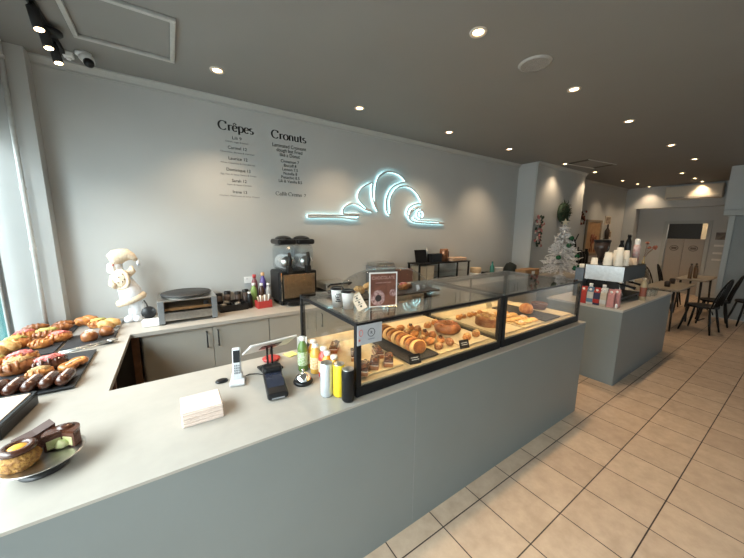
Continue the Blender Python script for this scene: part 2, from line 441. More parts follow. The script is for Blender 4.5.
# air conditioner
t = thing('air_conditioner', 'long cream wall air conditioner high on the rear wall', 'air conditioner', (11.45, 2.12, 2.61))
bx('ac_body', mat('ac_cream', (0.62, 0.56, 0.46), 0.45, var=0.02), -0.0, 0.2, -0.54, 0.52, 0, 0.35, t, 0.02)
bx('ac_flap', mat('ac_flap', (0.35, 0.33, 0.29), 0.5), -0.008, 0.03, -0.5, 0.48, 0.015, 0.07, t, 0.004)

# ================================================================== COUNTERS
SX1, SY0, SY1 = 3.146, 1.131, 1.965
b = B()
outl = [(-1.05, SY0), (SX1, SY0), (SX1, SY1), (-0.33, SY1 - 0.04), (-0.33, 2.92), (5.80, 2.92), (5.80, YW - 0.005), (-0.78, YW - 0.005), (-0.78, 3.41), (-1.05, 3.41)]
b.prism(outl, 0.889, 0.9)
b.prism([(-1.05, SY0 + 0.022), (SX1 - 0.022, SY0 + 0.022)] + [(SX1 - 0.022, SY1)] + outl[3:], 0.868, 0.889)
tag(b.ob('service_worktop', TOP), 'continuous beige laminate worktop running round the three sides of the service area', 'worktop')
t = thing('front_counter', 'long grey-green front service counter with plain panelled face', 'counter', (0, 0, 0))
bx('front_panel', COUNTER, -1.05, SX1 - 0.002, SY0 + 0.001, SY0 + 0.021, 0.0, 0.8885, t)
bx('end_panel', COUNTER, SX1 - 0.021, SX1 - 0.001, SY0 + 0.021, SY1 - 0.03, 0, 0.8885, t)
bx('inner_carcass', CAB, -0.33, SX1 - 0.04, SY1 - 0.3, SY1 - 0.09, 0.0, 0.867, t)
b = B(); b.box(1.052, 1.055, SY0 + 0.0005, SY0 + 0.01, 0.02, 0.85); b.ob('panel_joint', mat('joint_line', (0.245, 0.26, 0.257), 0.5), t)
t = thing('side_counter', 'open dark side counter under the pastry trays by the shop window', 'counter', (0, 0, 0))
bx('back_panel', DARK, -1.05, -1.02, 1.2, 3.4, 0, 0.867, t)
bx('shelf', DARK, -1.02, -0.36, 1.2, 2.9, 0.4, 0.42, t)
bx('upright', WOODB, -0.42, -0.36, 2.3, 2.34, 0.0, 0.867, t)
bx('wood_panel', WOODB, -0.335, -0.285, 2.96, 3.0, 0, 0.867, t); bx('shade_panel', DARK, -1.02, -0.336, 2.985, 3.0, 0, 0.867, t)  # near-black sheet stands in for the shade of the open underside
# back cabinets
def cabinet(x0, x1, label, doors):
    t = thing('base_cabinet', label, 'cabinet', (x0, 2.945, 0), 0, 'greige base cabinets under the back worktop')
    wd = x1 - x0
    bx('carcass', CAB, 0.0, wd - 0.004, 0.02, 0.58, 0.1, 0.866, t)
    bx('plinth', DARK, 0.0, wd - 0.004, 0.06, 0.1, 0.0, 0.1, t)
    for a, c, hx in doors:
        d = bx('door', CAB, a - x0 + 0.002, c - x0 - 0.002, 0, 0.018, 0.11, 0.862, t, 0.002)
        if hx is not None:
            hx -= x0
            h = B(); h.tube([(hx, 0.0, 0.82), (hx, -0.028, 0.82), (hx, -0.028, 0.68), (hx, 0.0, 0.68)], 0.006, 8); h.ob('handle', BLKM, d, label='black bar handle')
cabinet(-0.27, 0.742, 'base cabinet below the crepe maker with two black bar handles', [(-0.262, 0.244, 0.195), (0.244, 0.738, 0.285)])
cabinet(0.742, 1.75, 'base cabinet below the slush machine', [(0.742, 1.24, None), (1.24, 1.746, 1.3)])
cabinet(1.75, 2.76, 'base cabinet behind the first display case', [(1.75, 2.25, 2.2), (2.25, 2.756, 2.3)])
cabinet(2.76, 4.2, 'base cabinet below the small black-framed glass case', [(2.76, 3.48, 3.43), (3.48, 4.196, 3.53)])
cabinet(4.2, 5.78, 'base cabinet at the far end by the pier', [(4.2, 5.0, 4.95), (5.0, 5.776, 5.05)])
# coffee counter
t = thing('coffee_counter', 'grey free-standing coffee counter carrying the espresso machine', 'counter', (4.03, 1.12, 0))
b = B(); b.box(0.0, 1.88, 0.0, 0.78, 0, 0.855); b.ob('counter_body', COUNTER, t)
bx('counter_top', mat('coffee_top', (0.42, 0.40, 0.37), 0.35), -0.004, 1.9, -0.004, 0.80, 0.856, 0.88, t, 0.002)
bx('plinth', GREYM, 0.01, 1.86, -0.002, 0.0, 0, 0.03, t)
# bench with the tree
t = thing('rear_bench', 'low grey bench in front of the pier carrying the white christmas tree', 'bench', (5.86, 2.45, 0))
bx('bench_body', COUNTER, 0.0, 1.7, 0.02, 0.72, 0, 0.83, t); bx('bench_top', TOP, -0.02, 1.72, 0, 0.735, 0.83, 0.86, t, 0.003)

# ================================================================== DISPLAY CASES
LEDC = mat('led_strip', (1, 0.9, 0.7), 0.5, emis=(1.0, 0.66, 0.28), estr=42)
DECK = mat('case_deck', (0.40, 0.33, 0.22), 0.45, var=0.03)
def display_case(x0, x1, label):
    t = thing('display_case', label, 'display case', (x0, 1.18, 0.9), 0, 'glass pastry display cases')
    L, D, H, p = x1 - x0, 0.765, 0.39, 0.028
    b = B(); b.box(0, L, 0, D, 0, 0.052, 0.003); b.ob('base', BLKM, t)
    bx('deck', DECK, p, L - p, 0.012, D - 0.02, 0.0525, 0.062, t)
    for (xx, yy) in ((0, 0), (L - p, 0), (0, D - p), (L - p, D - p)):
        bx('post', BLKM, xx, xx + p, yy, yy + p, 0.052, H - 0.008, t, 0.002)
    b = B(); z1 = H - 0.008; z0 = z1 - 0.02
    b.box(0, p, p, D - p, z0, z1); b.box(L - p, L, p, D - p, z0, z1); b.box(p, L - p, D - p, D, z0, z1); b.box(p, L - p, 0.001, 0.009, z1 - 0.01, z1)
    b.ob('top_frame', BLKM, t)
    bx('top_glass', GLASS, 0.0, L, 0.0, D, H - 0.0075, H, t)
    bx('front_glass', GLASS, p + 0.001, L - p - 0.001, 0.003, 0.009, 0.053, H - 0.019, t)
    bx('side_glass', GLASS, 0.006, 0.012, p + 0.001, D - p - 0.001, 0.053, H - 0.029, t)
    bx('side_glass', GLASS, L - 0.012, L - 0.006, p + 0.001, D - p - 0.001, 0.053, H - 0.029, t)
    bx('sliding_door', GLASS, p + 0.001, L * 0.52, D - 0.012, D - 0.007, 0.063, H - 0.029, t)
    d = bx('sliding_door', GLASS, L * 0.48, L - p - 0.001, D - 0.019, D - 0.014, 0.063, H - 0.029, t)
    bx('door_stile', BLKM, L * 0.48, L * 0.48 + 0.015, D - 0.021, D - 0.0135, 0.063, H - 0.029, d)
    h = B().box(p + 0.002, L - p - 0.002, 0.0125, 0.030, z1 - 0.016, z1 - 0.004).box(p + 0.002, L - p - 0.002, 0.0102, 0.0125, z1 - 0.022, z1 - 0.004).ob('light_housing', BLKM, t)
    bx('light_strip', LEDC, p + 0.01, L - p - 0.01, 0.0150, 0.028, z1 - 0.0185, z1 - 0.0163, h)
    h = B().box(p + 0.002, L - p - 0.002, D - 0.05, D - 0.025, z0 - 0.006, z0 + 0.006).box(p + 0.002, L - p - 0.002, D - 0.0525, D - 0.05, z0 - 0.013, z0 + 0.006).ob('light_housing', BLKM, t)
    bx('light_strip', LEDC, p + 0.01, L - p - 0.01, D - 0.047, D - 0.028, z0 - 0.0085, z0 - 0.0063, h)
    return t
display_case(0.70, 1.885, 'glass pastry display case nearest the till, with the framed poster on top')
display_case(1.905, 3.10, 'glass pastry display case at the far end of the front counter')

# ================================================================== WALL LETTERING
INK = mat('black_vinyl', (0.012, 0.012, 0.013), 0.5)
def arc(cx, cy, rx, ry, a0, a1, n=18):
    return [(cx + rx * math.cos(R(a0 + (a1 - a0) * k / n)), cy + ry * math.sin(R(a0 + (a1 - a0) * k / n))) for k in range(n + 1)]
XH = 0.46
GLY = {  # strokes as polylines in em units: serif letterforms with thick stems and thin joins
 'C': (0.72, [arc(0.36, 0.35, 0.33, 0.36, 48, 318), [(0.585, 0.70), (0.60, 0.50)]]),
 'r': (0.38, [[(0.11, 0), (0.11, XH)], [(0.03, XH - 0.01), (0.13, XH - 0.01)], [(0.02, 0.012), (0.2, 0.012)], arc(0.25, 0.31, 0.14, 0.14, 170, 50)]),
 'e': (0.44, [arc(0.22, 0.23, 0.18, 0.235, 8, 318), [(0.05, 0.255), (0.39, 0.255)]]),
 'p': (0.52, [[(0.11, -0.2), (0.11, XH)], [(0.02, XH - 0.01), (0.12, XH - 0.01)], [(0.02, -0.195), (0.2, -0.195)], arc(0.26, 0.23, 0.2, 0.235, 140, -140)]),
 's': (0.38, [arc(0.19, 0.345, 0.125, 0.115, 50, 250) + arc(0.19, 0.115, 0.14, 0.115, 75, -140)]),
 'o': (0.52, [arc(0.26, 0.23, 0.215, 0.24, 0, 360, 26)]),
 'n': (0.54, [[(0.11, 0), (0.11, XH)], [(0.03, XH - 0.01), (0.12, XH - 0.01)], [(0.02, 0.012), (0.2, 0.012)], arc(0.26, 0.28, 0.16, 0.18, 150, 0) + [(0.42, 0)], [(0.34, 0.012), (0.5, 0.012)]]),
 'u': (0.54, [[(0.1, XH)] + arc(0.25, 0.16, 0.15, 0.16, 180, 330), [(0.41, XH), (0.41, 0)], [(0.02, XH - 0.01), (0.11, XH - 0.01)], [(0.33, XH - 0.01), (0.42, XH - 0.01)], [(0.41, 0.012), (0.5, 0.012)]]),
 't': (0.33, [[(0.13, 0.6), (0.13, 0.12)] + arc(0.22, 0.1, 0.09, 0.095, 180, 320), [(0.02, XH - 0.01), (0.29, XH - 0.01)]]),
 'a': (0.46, [arc(0.2, 0.33, 0.13, 0.13, 150, 0) + [(0.33, 0.06), (0.42, 0.01)], arc(0.19, 0.13, 0.14, 0.13, 80, 290)]),
 'f': (0.31, [arc(0.22, 0.56, 0.1, 0.14, 40, 180) + [(0.12, 0)], [(0.02, XH - 0.01), (0.28, XH - 0.01)], [(0.03, 0.012), (0.22, 0.012)]]),
 'm': (0.82, [[(0.11, 0), (0.11, XH)], [(0.03, XH - 0.01), (0.12, XH - 0.01)], arc(0.26, 0.28, 0.16, 0.18, 150, 0) + [(0.42, 0)], arc(0.56, 0.28, 0.15, 0.18, 150, 0) + [(0.71, 0)], [(0.02, 0.012), (0.2, 0.012)], [(0.34, 0.012), (0.5, 0.012)], [(0.63, 0.012), (0.79, 0.012)]]),
 ' ': (0.28, []),
}
GLY['ê'] = (GLY['e'][0], GLY['e'][1] + [[(0.09, 0.55), (0.22, 0.68), (0.35, 0.55)]])
GLY['è'] = (GLY['e'][0], GLY['e'][1] + [[(0.12, 0.68), (0.25, 0.55)]])
def serif(name, body, x0, x1, z, parent, thick=0.155, thin=0.045):
    tot = sum(GLY[c][0] for c in body); k = (x1 - x0) / tot
    b = B(); x = x0
    for c in body:
        wd, strokes = GLY[c]
        for st in strokes:
            P = [Vector((x + px * k, 0, z + py * k)) for px, py in st]
            L = []; Rr = []
            for i, p in enumerate(P):
                t = (P[min(i + 1, len(P) - 1)] - P[max(i - 1, 0)]).normalized()
                wdt = (thin + (thick - thin) * abs(t.z) ** 1.3) * k * 0.5
                nn = Vector((-t.z, 0, t.x)) * wdt
                L.append(p + nn); Rr.append(p - nn)
            for yy in (-0.001,):
                a = [b.bm.verts.new((q.x, yy, q.z)) for q in L]; c2 = [b.bm.verts.new((q.x, yy, q.z)) for q in Rr]
                a2 = [b.bm.verts.new((q.x, 0, q.z)) for q in L]; c3 = [b.bm.verts.new((q.x, 0, q.z)) for q in Rr]
                for i in range(len(a) - 1):
                    b.bm.faces.new((a[i], a[i + 1], c2[i + 1], c2[i]))
                    b.bm.faces.new((a[i], a2[i], a2[i + 1], a[i + 1])); b.bm.faces.new((c2[i], c2[i + 1], c3[i + 1], c3[i]))
        x += wd * k
    return b.ob(name, INK, parent)
MW = rot('X', R(90))
def wline(name, body, size, x, z, par, sx=1.0):
    return text_ob(name, body, size, INK, tr(x, 0, z) @ MW, par, sx=sx)
t = thing('menu_lettering', 'black lettered crepe menu on the wall headed Crêpes', 'wall lettering', (0, YW - 0.0012, 0))
serif('heading', 'Crêpes', 0.486, 0.826, 2.724, t)
def fit_line(o, xc, wd):
    wdx = max(v.co.x for v in o.data.vertices) - min(v.co.x for v in o.data.vertices)
    o.data.transform(tr(xc, 0, 0) @ Matrix.Diagonal((wd / max(wdx, 1e-3), 1, 1, 1)) @ tr(-xc, 0, 0))
for (z, zs, a, wa, bb, wb) in ((2.66, 2.62, 'Lili 9', 0.09, 'Citron, sugar & lemon', 0.22), (2.561, 2.516, 'Carmel 12', 0.185, 'Chocolate, Banana & Caramel', 0.33), (2.455, 2.407, 'Laurice 12', 0.185, 'White Chocolate & Strawberries', 0.34),
                       (2.341, 2.293, 'Dominique 13', 0.235, 'Egg, Ham & Swiss Cheese & Cream', 0.35), (2.231, 2.189, 'Sarah 12', 0.145, 'Ham & Swiss Cheese', 0.24), (2.117, 2.074, 'Irene 13', 0.14, 'Chicken, Mushroom & Swiss Cheese', 0.40)):
    fit_line(wline('menu_line', a, 0.043, 0.655, z - 0.016, t), 0.655, wa)
    o = wline('menu_line', bb, 0.021, 0.655, zs - 0.008, t); o.data.materials[0] = mat('grey_vinyl', (0.16, 0.16, 0.16), 0.5); fit_line(o, 0.655, wb)
t = thing('menu_lettering', 'black lettered menu on the wall headed Cronuts with Caffè Crema below', 'wall lettering', (0, YW - 0.0012, 0))
serif('heading', 'Cronuts', 1.015, 1.415, 2.728, t)
for z, a, sz in ((2.640, 'Laminated Croissant', 0.055), (2.592, 'dough but Fried', 0.055), (2.544, 'like a Donut', 0.055)):
    wline('menu_line', a, sz, 1.215, z, t, 0.86)
for z, a in ((2.480, 'Cinnamon 7'), (2.435, 'Biscoff 8'), (2.392, 'Lemon 7.5'), (2.348, 'Nutella 8'), (2.304, 'Pistachio 8.5'), (2.260, 'Lili & Vanilla 8.5')):
    wline('menu_line', a, 0.046, 1.213, z, t, 0.95)
serif('menu_line', 'Caffè Crema', 1.035, 1.345, 2.112, t, 0.1, 0.04)
wline('menu_line', '7', 0.05, 1.385, 2.112, t)

# ================================================================== NEON SIGN
NEON = mat('neon_tube', (0.8, 1, 1), 0.4, emis=(0.50, 0.93, 1.0), estr=3.0)
NCORE = mat('neon_core', (0.42, 0.40, 0.39), 0.5)
def sm(pts, n=6, closed=False):
    out = []; m = len(pts); P = [Vector((p[0], p[1], 0)) for p in pts]
    rng = range(m if closed else m - 1)
    for i in rng:
        p0, p1, p2, p3 = P[(i - 1) % m if closed else max(i - 1, 0)], P[i], P[(i + 1) % m], P[(i + 2) % m if closed else min(i + 2, m - 1)]
        for k in range(n):
            u = k / n
            out.append(0.5 * ((2 * p1) + (-p0 + p2) * u + (2 * p0 - 5 * p1 + 4 * p2 - p3) * u * u + (-p0 + 3 * p1 - 3 * p2 + p3) * u ** 3))
    if not closed: out.append(P[-1])
    return [(v.x, v.y) for v in out]
NS = [
 sm([(2.125, 1.936), (1.99, 1.931), (1.897, 1.931), (1.883, 1.971), (1.925, 2.031), (2.019, 2.073), (2.125, 2.051), (2.225, 2.006), (2.331, 1.978), (2.276, 1.959), (2.185, 2.0), (2.11, 2.034)][0:9]),
 sm([(2.125, 1.915), (1.86, 1.911), (1.63, 1.906), (1.422, 1.899), (1.408, 1.888), (1.422, 1.877), (1.63, 1.883), (1.86, 1.885), (1.99, 1.873), (2.077, 1.869), (2.125, 1.898), (2.106, 1.922)]),
 sm([(2.331, 1.984), (2.224, 2.035), (2.135, 2.112), (2.11, 2.175), (2.144, 2.25), (2.223, 2.313), (2.334, 2.357), (2.328, 2.281), (2.342, 2.166), (2.378, 2.067), (2.427, 1.993)]),
 sm([(2.427, 1.993), (2.396, 2.102), (2.387, 2.219), (2.396, 2.336), (2.426, 2.422), (2.467, 2.476)] + [(2.463, 2.488), (2.569, 2.531), (2.701, 2.537), (2.827, 2.504), (2.923, 2.431)][1:]),
 sm([(2.432, 1.988), (2.395, 2.068), (2.383, 2.185), (2.398, 2.337), (2.443, 2.44), (2.527, 2.507)]),
 sm([(2.923, 2.431), (2.796, 2.388), (2.684, 2.335), (2.608, 2.244), (2.573, 2.129), (2.579, 2.008), (2.636, 1.941), (2.653, 2.012), (2.643, 2.134), (2.675, 2.231), (2.763, 2.325), (2.89, 2.367), (3.035, 2.347), (3.163, 2.265), (3.244, 2.159)]),
 sm([(3.245, 2.141), (3.094, 2.114), (2.996, 2.063), (2.956, 1.97), (3.0, 1.953), (3.035, 2.019), (3.12, 2.073), (3.248, 2.09)]),
 sm([(3.213, 1.998), (3.241, 1.952), (3.203, 1.922), (3.156, 1.958), (3.186, 2.016), (3.263, 2.028), (3.3, 1.982), (3.281, 1.924), (3.217, 1.904)]),
 sm([(3.276, 2.038), (3.172, 2.062), (3.072, 2.02), (3.013, 1.944), (3.023, 1.889), (3.104, 1.859), (3.312, 1.848), (3.558, 1.842), (3.759, 1.846), (3.556, 1.873), (3.337, 1.876), (3.179, 1.884), (3.089, 1.915)]),
]
t = thing('neon_sign', 'pale blue glowing neon croissant outline sign on the back wall', 'neon sign', (1.9, 3.52, 1.9))
for st in NS:
    P = [(x - 1.9, 0, z - 1.9) for x, z in st]
    o = B().tube([(x, 0.010, z) for x, _, z in P], 0.011, 8).ob('neon_tube', NEON, t)
    B().tube([(x, -0.004, z) for x, _, z in P], 0.0115, 8).ob('tube_face', NCORE, o)
b = B()
for st in NS:
    x, z = st[len(st) // 2]; b.tube([(x - 1.9, 0, z - 1.9), (x - 1.9, 0.0295, z - 1.9)], 0.004, 6)
b.ob('wall_spacer', CLEAR, t)

# ================================================================== TILL SIDE OF THE FRONT COUNTER
ZT = 0.9005
# napkins
t = thing('napkin_stack', 'neat square stack of white paper napkins on the front worktop', 'napkins', (-0.025, 1.372, ZT), R(0))
b = B()
for k in range(11):
    j = 0.0015 * math.sin(k * 2.3)
    b.box(j, 0.155 + j, -j, 0.145 - j, k * 0.006, k * 0.006 + 0.0054, 0.002, seg=1)
b.ob('napkin_pile', NAPKIN, t)
# cordless phone
t = thing('cordless_phone', 'silver cordless phone standing upright in its charging base', 'phone', (0.235, 1.66, ZT), R(-14))
b = B(); b.box(-0.035, 0.04, -0.045, 0.045, 0, 0.018, 0.006); b.box(-0.028, 0.028, 0.005, 0.04, 0.012, 0.05, 0.008); b.ob('charging_base', mat('silver_plastic', (0.55, 0.56, 0.57), 0.35), t)
M = tr(0, 0.015, 0.03) @ rot('X', R(-14))
h = B().box(-0.022, 0.022, -0.01, 0.013, 0, 0.155, 0.008, M=M).ob('handset', MATS['silver_plastic'], t)
B().box(-0.017, 0.017, -0.0118, -0.0095, 0.075, 0.14, 0.001, M=M).ob('screen', BLACK, h)
b = B()
for i in range(3):
    for j in range(4): b.box(-0.015 + i * 0.011, -0.007 + i * 0.011, -0.0125, -0.0095, 0.015 + j * 0.013, 0.024 + j * 0.013, 0.001, M=M)
b.ob('keypad', GREYM, h)
o = B().blob((0, 0, 0.010), (0.032, 0.022, 0.012), 0.02, seed=4).ob('computer_mouse', BLACK)
tag(o, 'small black mouse lying beside the cordless phone base', 'mouse', loc=(0.165, 1.715, ZT - 0.0035))
b = B(); b.tube([(0.26, 1.70, ZT + 0.004), (0.31, 1.72, ZT + 0.004), (0.35, 1.70, ZT + 0.004), (0.385, 1.655, ZT + 0.004)], 0.0028, 6)
tag(b.ob('power_cable', BLACK), 'thin black cable running across the worktop behind the card terminal', 'cable')
# tablet till seen from behind
t = thing('point_of_sale_tablet', 'white tablet till tilted on a black stand, seen from behind', 'tablet', (0.43, 1.735, ZT), R(8))
bx('stand_base', BLACK, -0.06, 0.06, -0.05, 0.055, 0, 0.014, t, 0.004)
b = B(); b.box(-0.018, -0.01, -0.008, 0.008, 0.012, 0.138, 0.002); b.box(0.01, 0.018, -0.008, 0.008, 0.012, 0.138, 0.002); b.ob('stand_neck', BLKM, t)
M = tr(0.005, 0.0, 0.148) @ rot('X', R(57))
sh = B().box(-0.138, 0.138, -0.006, 0.006, -0.09, 0.09, 0.005, M=M).ob('tablet_shell', mat('tablet_white', (0.62, 0.61, 0.60), 0.35), t)
B().box(-0.13, 0.13, 0.0055, 0.0075, -0.082, 0.082, M=M).ob('screen', BLACK, sh)
B().box(-0.06, 0.06, -0.0095, -0.005, -0.035, 0.035, 0.003, M=M).ob('mount_plate', BLACK, t)
o = B().lathe([(0, 0), (0.05, 0), (0.055, 0.012), (0.04, 0.016), (0, 0.014)]).ob('coin_tray', mat('red_plastic', (0.42, 0.04, 0.035), 0.4))
tag(o, 'small round red coin dish behind the tablet stand', 'dish', loc=(0.47, 1.86, ZT))
# card terminal
t = thing('card_terminal', 'black card payment terminal lying at an angle before the tablet', 'card reader', (0.372, 1.372, ZT), R(-8))
M = rot('X', R(7))
bd = B().box(-0.05, 0.05, 0, 0.23, 0.001, 0.036, 0.012, M=M).ob('terminal_body', BLACK, t)
B().box(-0.042, 0.042, 0.06, 0.19, 0.0355, 0.037, 0.001, M=M).ob('screen', mat('dark_screen', (0.02, 0.024, 0.04), 0.12), bd)
B().box(-0.05, 0.05, 0.19, 0.25, 0.01, 0.062, 0.014, M=M).ob('printer_head', BLACK, t)
bx('front_trim', mat('terminal_grey', (0.25, 0.25, 0.26), 0.4), -0.03, 0.03, -0.004, 0.002, 0.008, 0.016, t, 0.002)
bx('wedge_foot', BLACK, -0.035, 0.035, 0.02, 0.19, 0.0, 0.012, t)
# service bell
t = thing('service_bell', 'chrome domed service bell on a black base', 'bell', (0.535, 1.47, ZT))
B().lathe([(0, 0), (0.05, 0), (0.053, 0.01), (0.047, 0.02), (0, 0.02)], seg=32).ob('bell_base', BLACK, t)
B().lathe([(0.043, 0.024), (0.04, 0.036), (0.028, 0.05), (0.012, 0.058), (0, 0.059)], seg=32).ob('bell_dome', CHROME, t)
B().lathe([(0.004, 0.018), (0.004, 0.068), (0.008, 0.071), (0.008, 0.077), (0, 0.079)], seg=14).ob('bell_button', CHROME, t)
# bottles and cans in front of the case
def bottle(name, label, cat, x, y, r, h, liquid, capm, band=None, grp=None, z=ZT):
    t = thing(name, label, cat, (x, y, z), 0, grp)
    B().lathe([(0, 0), (r * .92, 0), (r, 0.005), (r, h * .66), (r * .85, h * .76), (r * .48, h * .86), (r * .46, h * .92), (0, h * .92)], seg=22).ob('bottle_body', liquid, t)
    B().lathe([(r * .55, h * .9), (r * .57, h * .9), (r * .57, h), (0, h)], seg=18).ob('cap', capm, t)
    if band: B().lathe([(r * 1.012, h * .18), (r * 1.012, h * .58)], seg=22).ob('paper_label', band, t)
    return t
ORANGE = mat('orange_juice', (0.75, 0.30, 0.03), 0.18, coat=0.6); REDJ = mat('red_juice', (0.45, 0.03, 0.02), 0.18, coat=0.6)
GREENJ = mat('green_juice', (0.09, 0.17, 0.03), 0.2, coat=0.6); AMBER = mat('amber_juice', (0.62, 0.36, 0.06), 0.18, coat=0.6)
LBLY = mat('cream_label', (0.75, 0.62, 0.40), 0.6, col2=(0.55, 0.3, 0.12), scale=120); LBLW = mat('leaf_label', (0.6, 0.66, 0.52), 0.6, col2=(0.2, 0.32, 0.1), scale=120)
JG = 'juice bottles lined up before the pastry case'
bottle('juice_bottle', 'tall green juice bottle with white cap next to the service bell', 'bottle', 0.590, 1.615, 0.030, 0.205, GREENJ, WHITE, LBLW, JG)
bottle('juice_bottle', 'orange juice bottle at the back of the row, just right of the green bottle', 'bottle', 0.655, 1.615, 0.031, 0.172, ORANGE, WHITE, LBLY, JG)
bottle('juice_bottle', 'second orange juice bottle from the back, before the red one', 'bottle', 0.640, 1.545, 0.031, 0.172, AMBER, WHITE, LBLY, JG)
bottle('juice_bottle', 'dark red juice bottle in the middle of the row', 'bottle', 0.662, 1.48, 0.031, 0.172, REDJ, WHITE, LBLY, JG)
bottle('juice_bottle', 'orange juice bottle just right of the dark red one', 'bottle', 0.652, 1.412, 0.031, 0.172, ORANGE, WHITE, LBLY, JG)
bottle('juice_bottle', 'front orange juice bottle behind the tall cans', 'bottle', 0.660, 1.345, 0.031, 0.172, AMBER, WHITE, LBLY, JG)
def can(label, x, y, r, h, m):
    t = thing('drink_can', label, 'can', (x, y, ZT), 0, 'tall drink cans by the case corner')
    B().lathe([(0, 0.002), (r * .8, 0), (r, 0.01), (r, h - 0.012), (r * .9, h - 0.002)], seg=24).ob('can_body', m, t)
    B().lathe([(r * .9, h - 0.003), (r * .92, h), (r * .86, h), (r * .82, h - 0.006), (0, h - 0.006)], seg=24).ob('can_lid', STEEL, t)
    bx('pull_tab', STEEL, -0.006, 0.006, -0.004, 0.014, h - 0.006, h - 0.0035, t)
can('pale silver-blue slim drink can nearest the service bell', 0.588, 1.285, 0.031, 0.175, mat('silver_can', (0.62, 0.66, 0.70), 0.3, metal=0.5))
can('yellow slim drink can between the silver and black ones', 0.640, 1.250, 0.030, 0.170, mat('yellow_can', (0.8, 0.58, 0.03), 0.3))
can('black slim drink can at the front corner of the display case', 0.655, 1.186, 0.031, 0.165, mat('black_can', (0.008, 0.008, 0.009), 0.3, spec=0.2))
t = thing('number_card', 'small white card propped behind the green juice bottle', 'card', (0.622, 1.715, ZT), R(-25))
b = B(); b.box(-0.03, 0.03, 0, 0.002, 0, 0.16, M=rot('X', R(-8))); b.ob('card', PAPER, t); bx('card_foot', WHITE, -0.02, 0.02, -0.01, 0.03, 0, 0.004, t)
tag(bx('sticky_note', mat('yellow_paper', (0.72, 0.66, 0.22), 0.8), -0.035, 0.035, -0.035, 0.035, 0, 0.004), 'pale yellow note pad on the worktop behind the green bottle', 'note', loc=(0.60, 1.87, ZT), rz=0.3)

# ================================================================== ON TOP OF THE FIRST CASE
ZG = 0.9 + 0.3905
CUPW = mat('paper_cup_white', (0.78, 0.77, 0.75), 0.6, var=0.02)
def coffee_cup(label, x, y, z, h, r, lid=True, rz=0, mark=False):
    t = thing('takeaway_cup', label, 'cup', (x, y, z), rz)
    B().lathe([(0, 0.003), (r * .68, 0.003), (r * .7, 0), (r * .95, h * .94), (r * .99, h * .95), (r * .99, h * .965)], seg=26).ob('cup_body', CUPW, t)
    if lid: B().lathe([(r * 1.04, h * .94), (r * 1.06, h * .96), (r * 1.02, h * .99), (r * .9, h * 1.0), (r * .86, h * 1.07), (r * .78, h * 1.07), (r * .74, h * 1.05), (0, h * 1.05)], seg=26).ob('cup_lid', BLACK, t)
    if mark:
        b = B()
        for k in range(5):
            zz = h * (0.3 + 0.1 * k); rr = r * (0.70 + 0.25 * zz / h) + 0.0012
            for a0 in (-2.2, -1.95, -1.7):
                aa = a0 + 0.12 * math.sin(k * 1.9 + a0 * 3)
                b.box(rr * math.cos(aa) - 0.004, rr * math.cos(aa) + 0.004, rr * math.sin(aa) - 0.0015, rr * math.sin(aa) + 0.001, zz, zz + h * 0.05)
        b.ob('printed_mark', INK, t)
    return t
coffee_cup('taller white takeaway cup with black lid and dark print on the case corner', 0.765, 1.505, ZG, 0.105, 0.038, mark=True)
coffee_cup('plain white takeaway cup with black lid in front of the printed cup', 0.792, 1.425, ZG, 0.098, 0.039)
t = thing('loyalty_card_holder', 'leaning cream card with dark print beside the takeaway cups', 'card', (0.85, 1.365, ZG), R(-35))
M = rot('Y', R(-28))
c = B().box(-0.028, 0.028, -0.002, 0.0, 0, 0.095, M=M).ob('card', mat('kraft_card', (0.62, 0.5, 0.38), 0.7), t)
b = B()
for z, wd in ((0.02, 0.014), (0.045, 0.017), (0.07, 0.013)): b.lathe([(0, 0), (0.006, 0)], (0, 0, 0), 12, M=M @ tr(0, -0.0025, z) @ rot('X', R(90))); b.box(-wd, wd, -0.0028, -0.002, z + 0.011, z + 0.014, M=M)
b.ob('printed_mark', INK, c)
bx('support', CLEAR, -0.05, -0.01, 0.002, 0.004, 0, 0.05, t)
# poster stand: chocolate pancakes
t = thing('poster_stand', 'upright acrylic stand with a brown chocolate pancake poster on the case', 'poster', (0.965, 1.335, ZG), R(-14)); t.scale = (0.93, 0.93, 0.95)
ac = bx('acrylic_sheet', CLEAR, -0.092, 0.092, 0, 0.004, 0.0, 0.215, t)
bx('acrylic_foot', CLEAR, -0.09, 0.09, 0.004, 0.06, 0, 0.003, t)
bx('poster_border', PAPER, -0.090, 0.090, -0.0018, -0.0002, 0.008, 0.213, t)
pb = bx('poster_print', mat('poster_brown', (0.10, 0.03, 0.016), 0.5, col2=(0.18, 0.065, 0.04), scale=18), -0.082, 0.082, -0.003, -0.0019, 0.014, 0.205, t)
PK, DK = mat('poster_pink', (0.16, 0.06, 0.05), 0.6, col2=(0.45, 0.30, 0.29), scale=70), mat('poster_dark', (0.02, 0.012, 0.012), 0.6)
def disc(b, x, z, r, y): b.lathe([(0, 0), (r, 0)], (0, 0, 0), 26, M=tr(x, y, z) @ rot('X', R(90)), smooth=False)
b = B(); disc(b, -0.035, 0.062, 0.046, -0.0034); disc(b, 0.062, 0.088, 0.022, -0.0034); b.ob('pancake_picture', PK, pb)
b = B(); disc(b, -0.032, 0.060, 0.02, -0.0038)
b.ob('chocolate_picture', DK, pb)
PINKT = mat('poster_lettering', (0.42, 0.25, 0.22), 0.6)
text_ob('poster_lettering', 'CHOCOLATE', 0.026, PINKT, tr(0, -0.0032, 0.172) @ MW, pb, sx=0.95)
text_ob('poster_lettering', 'LOADED PANCAKES', 0.011, PINKT, tr(0, -0.0032, 0.148) @ MW, pb)
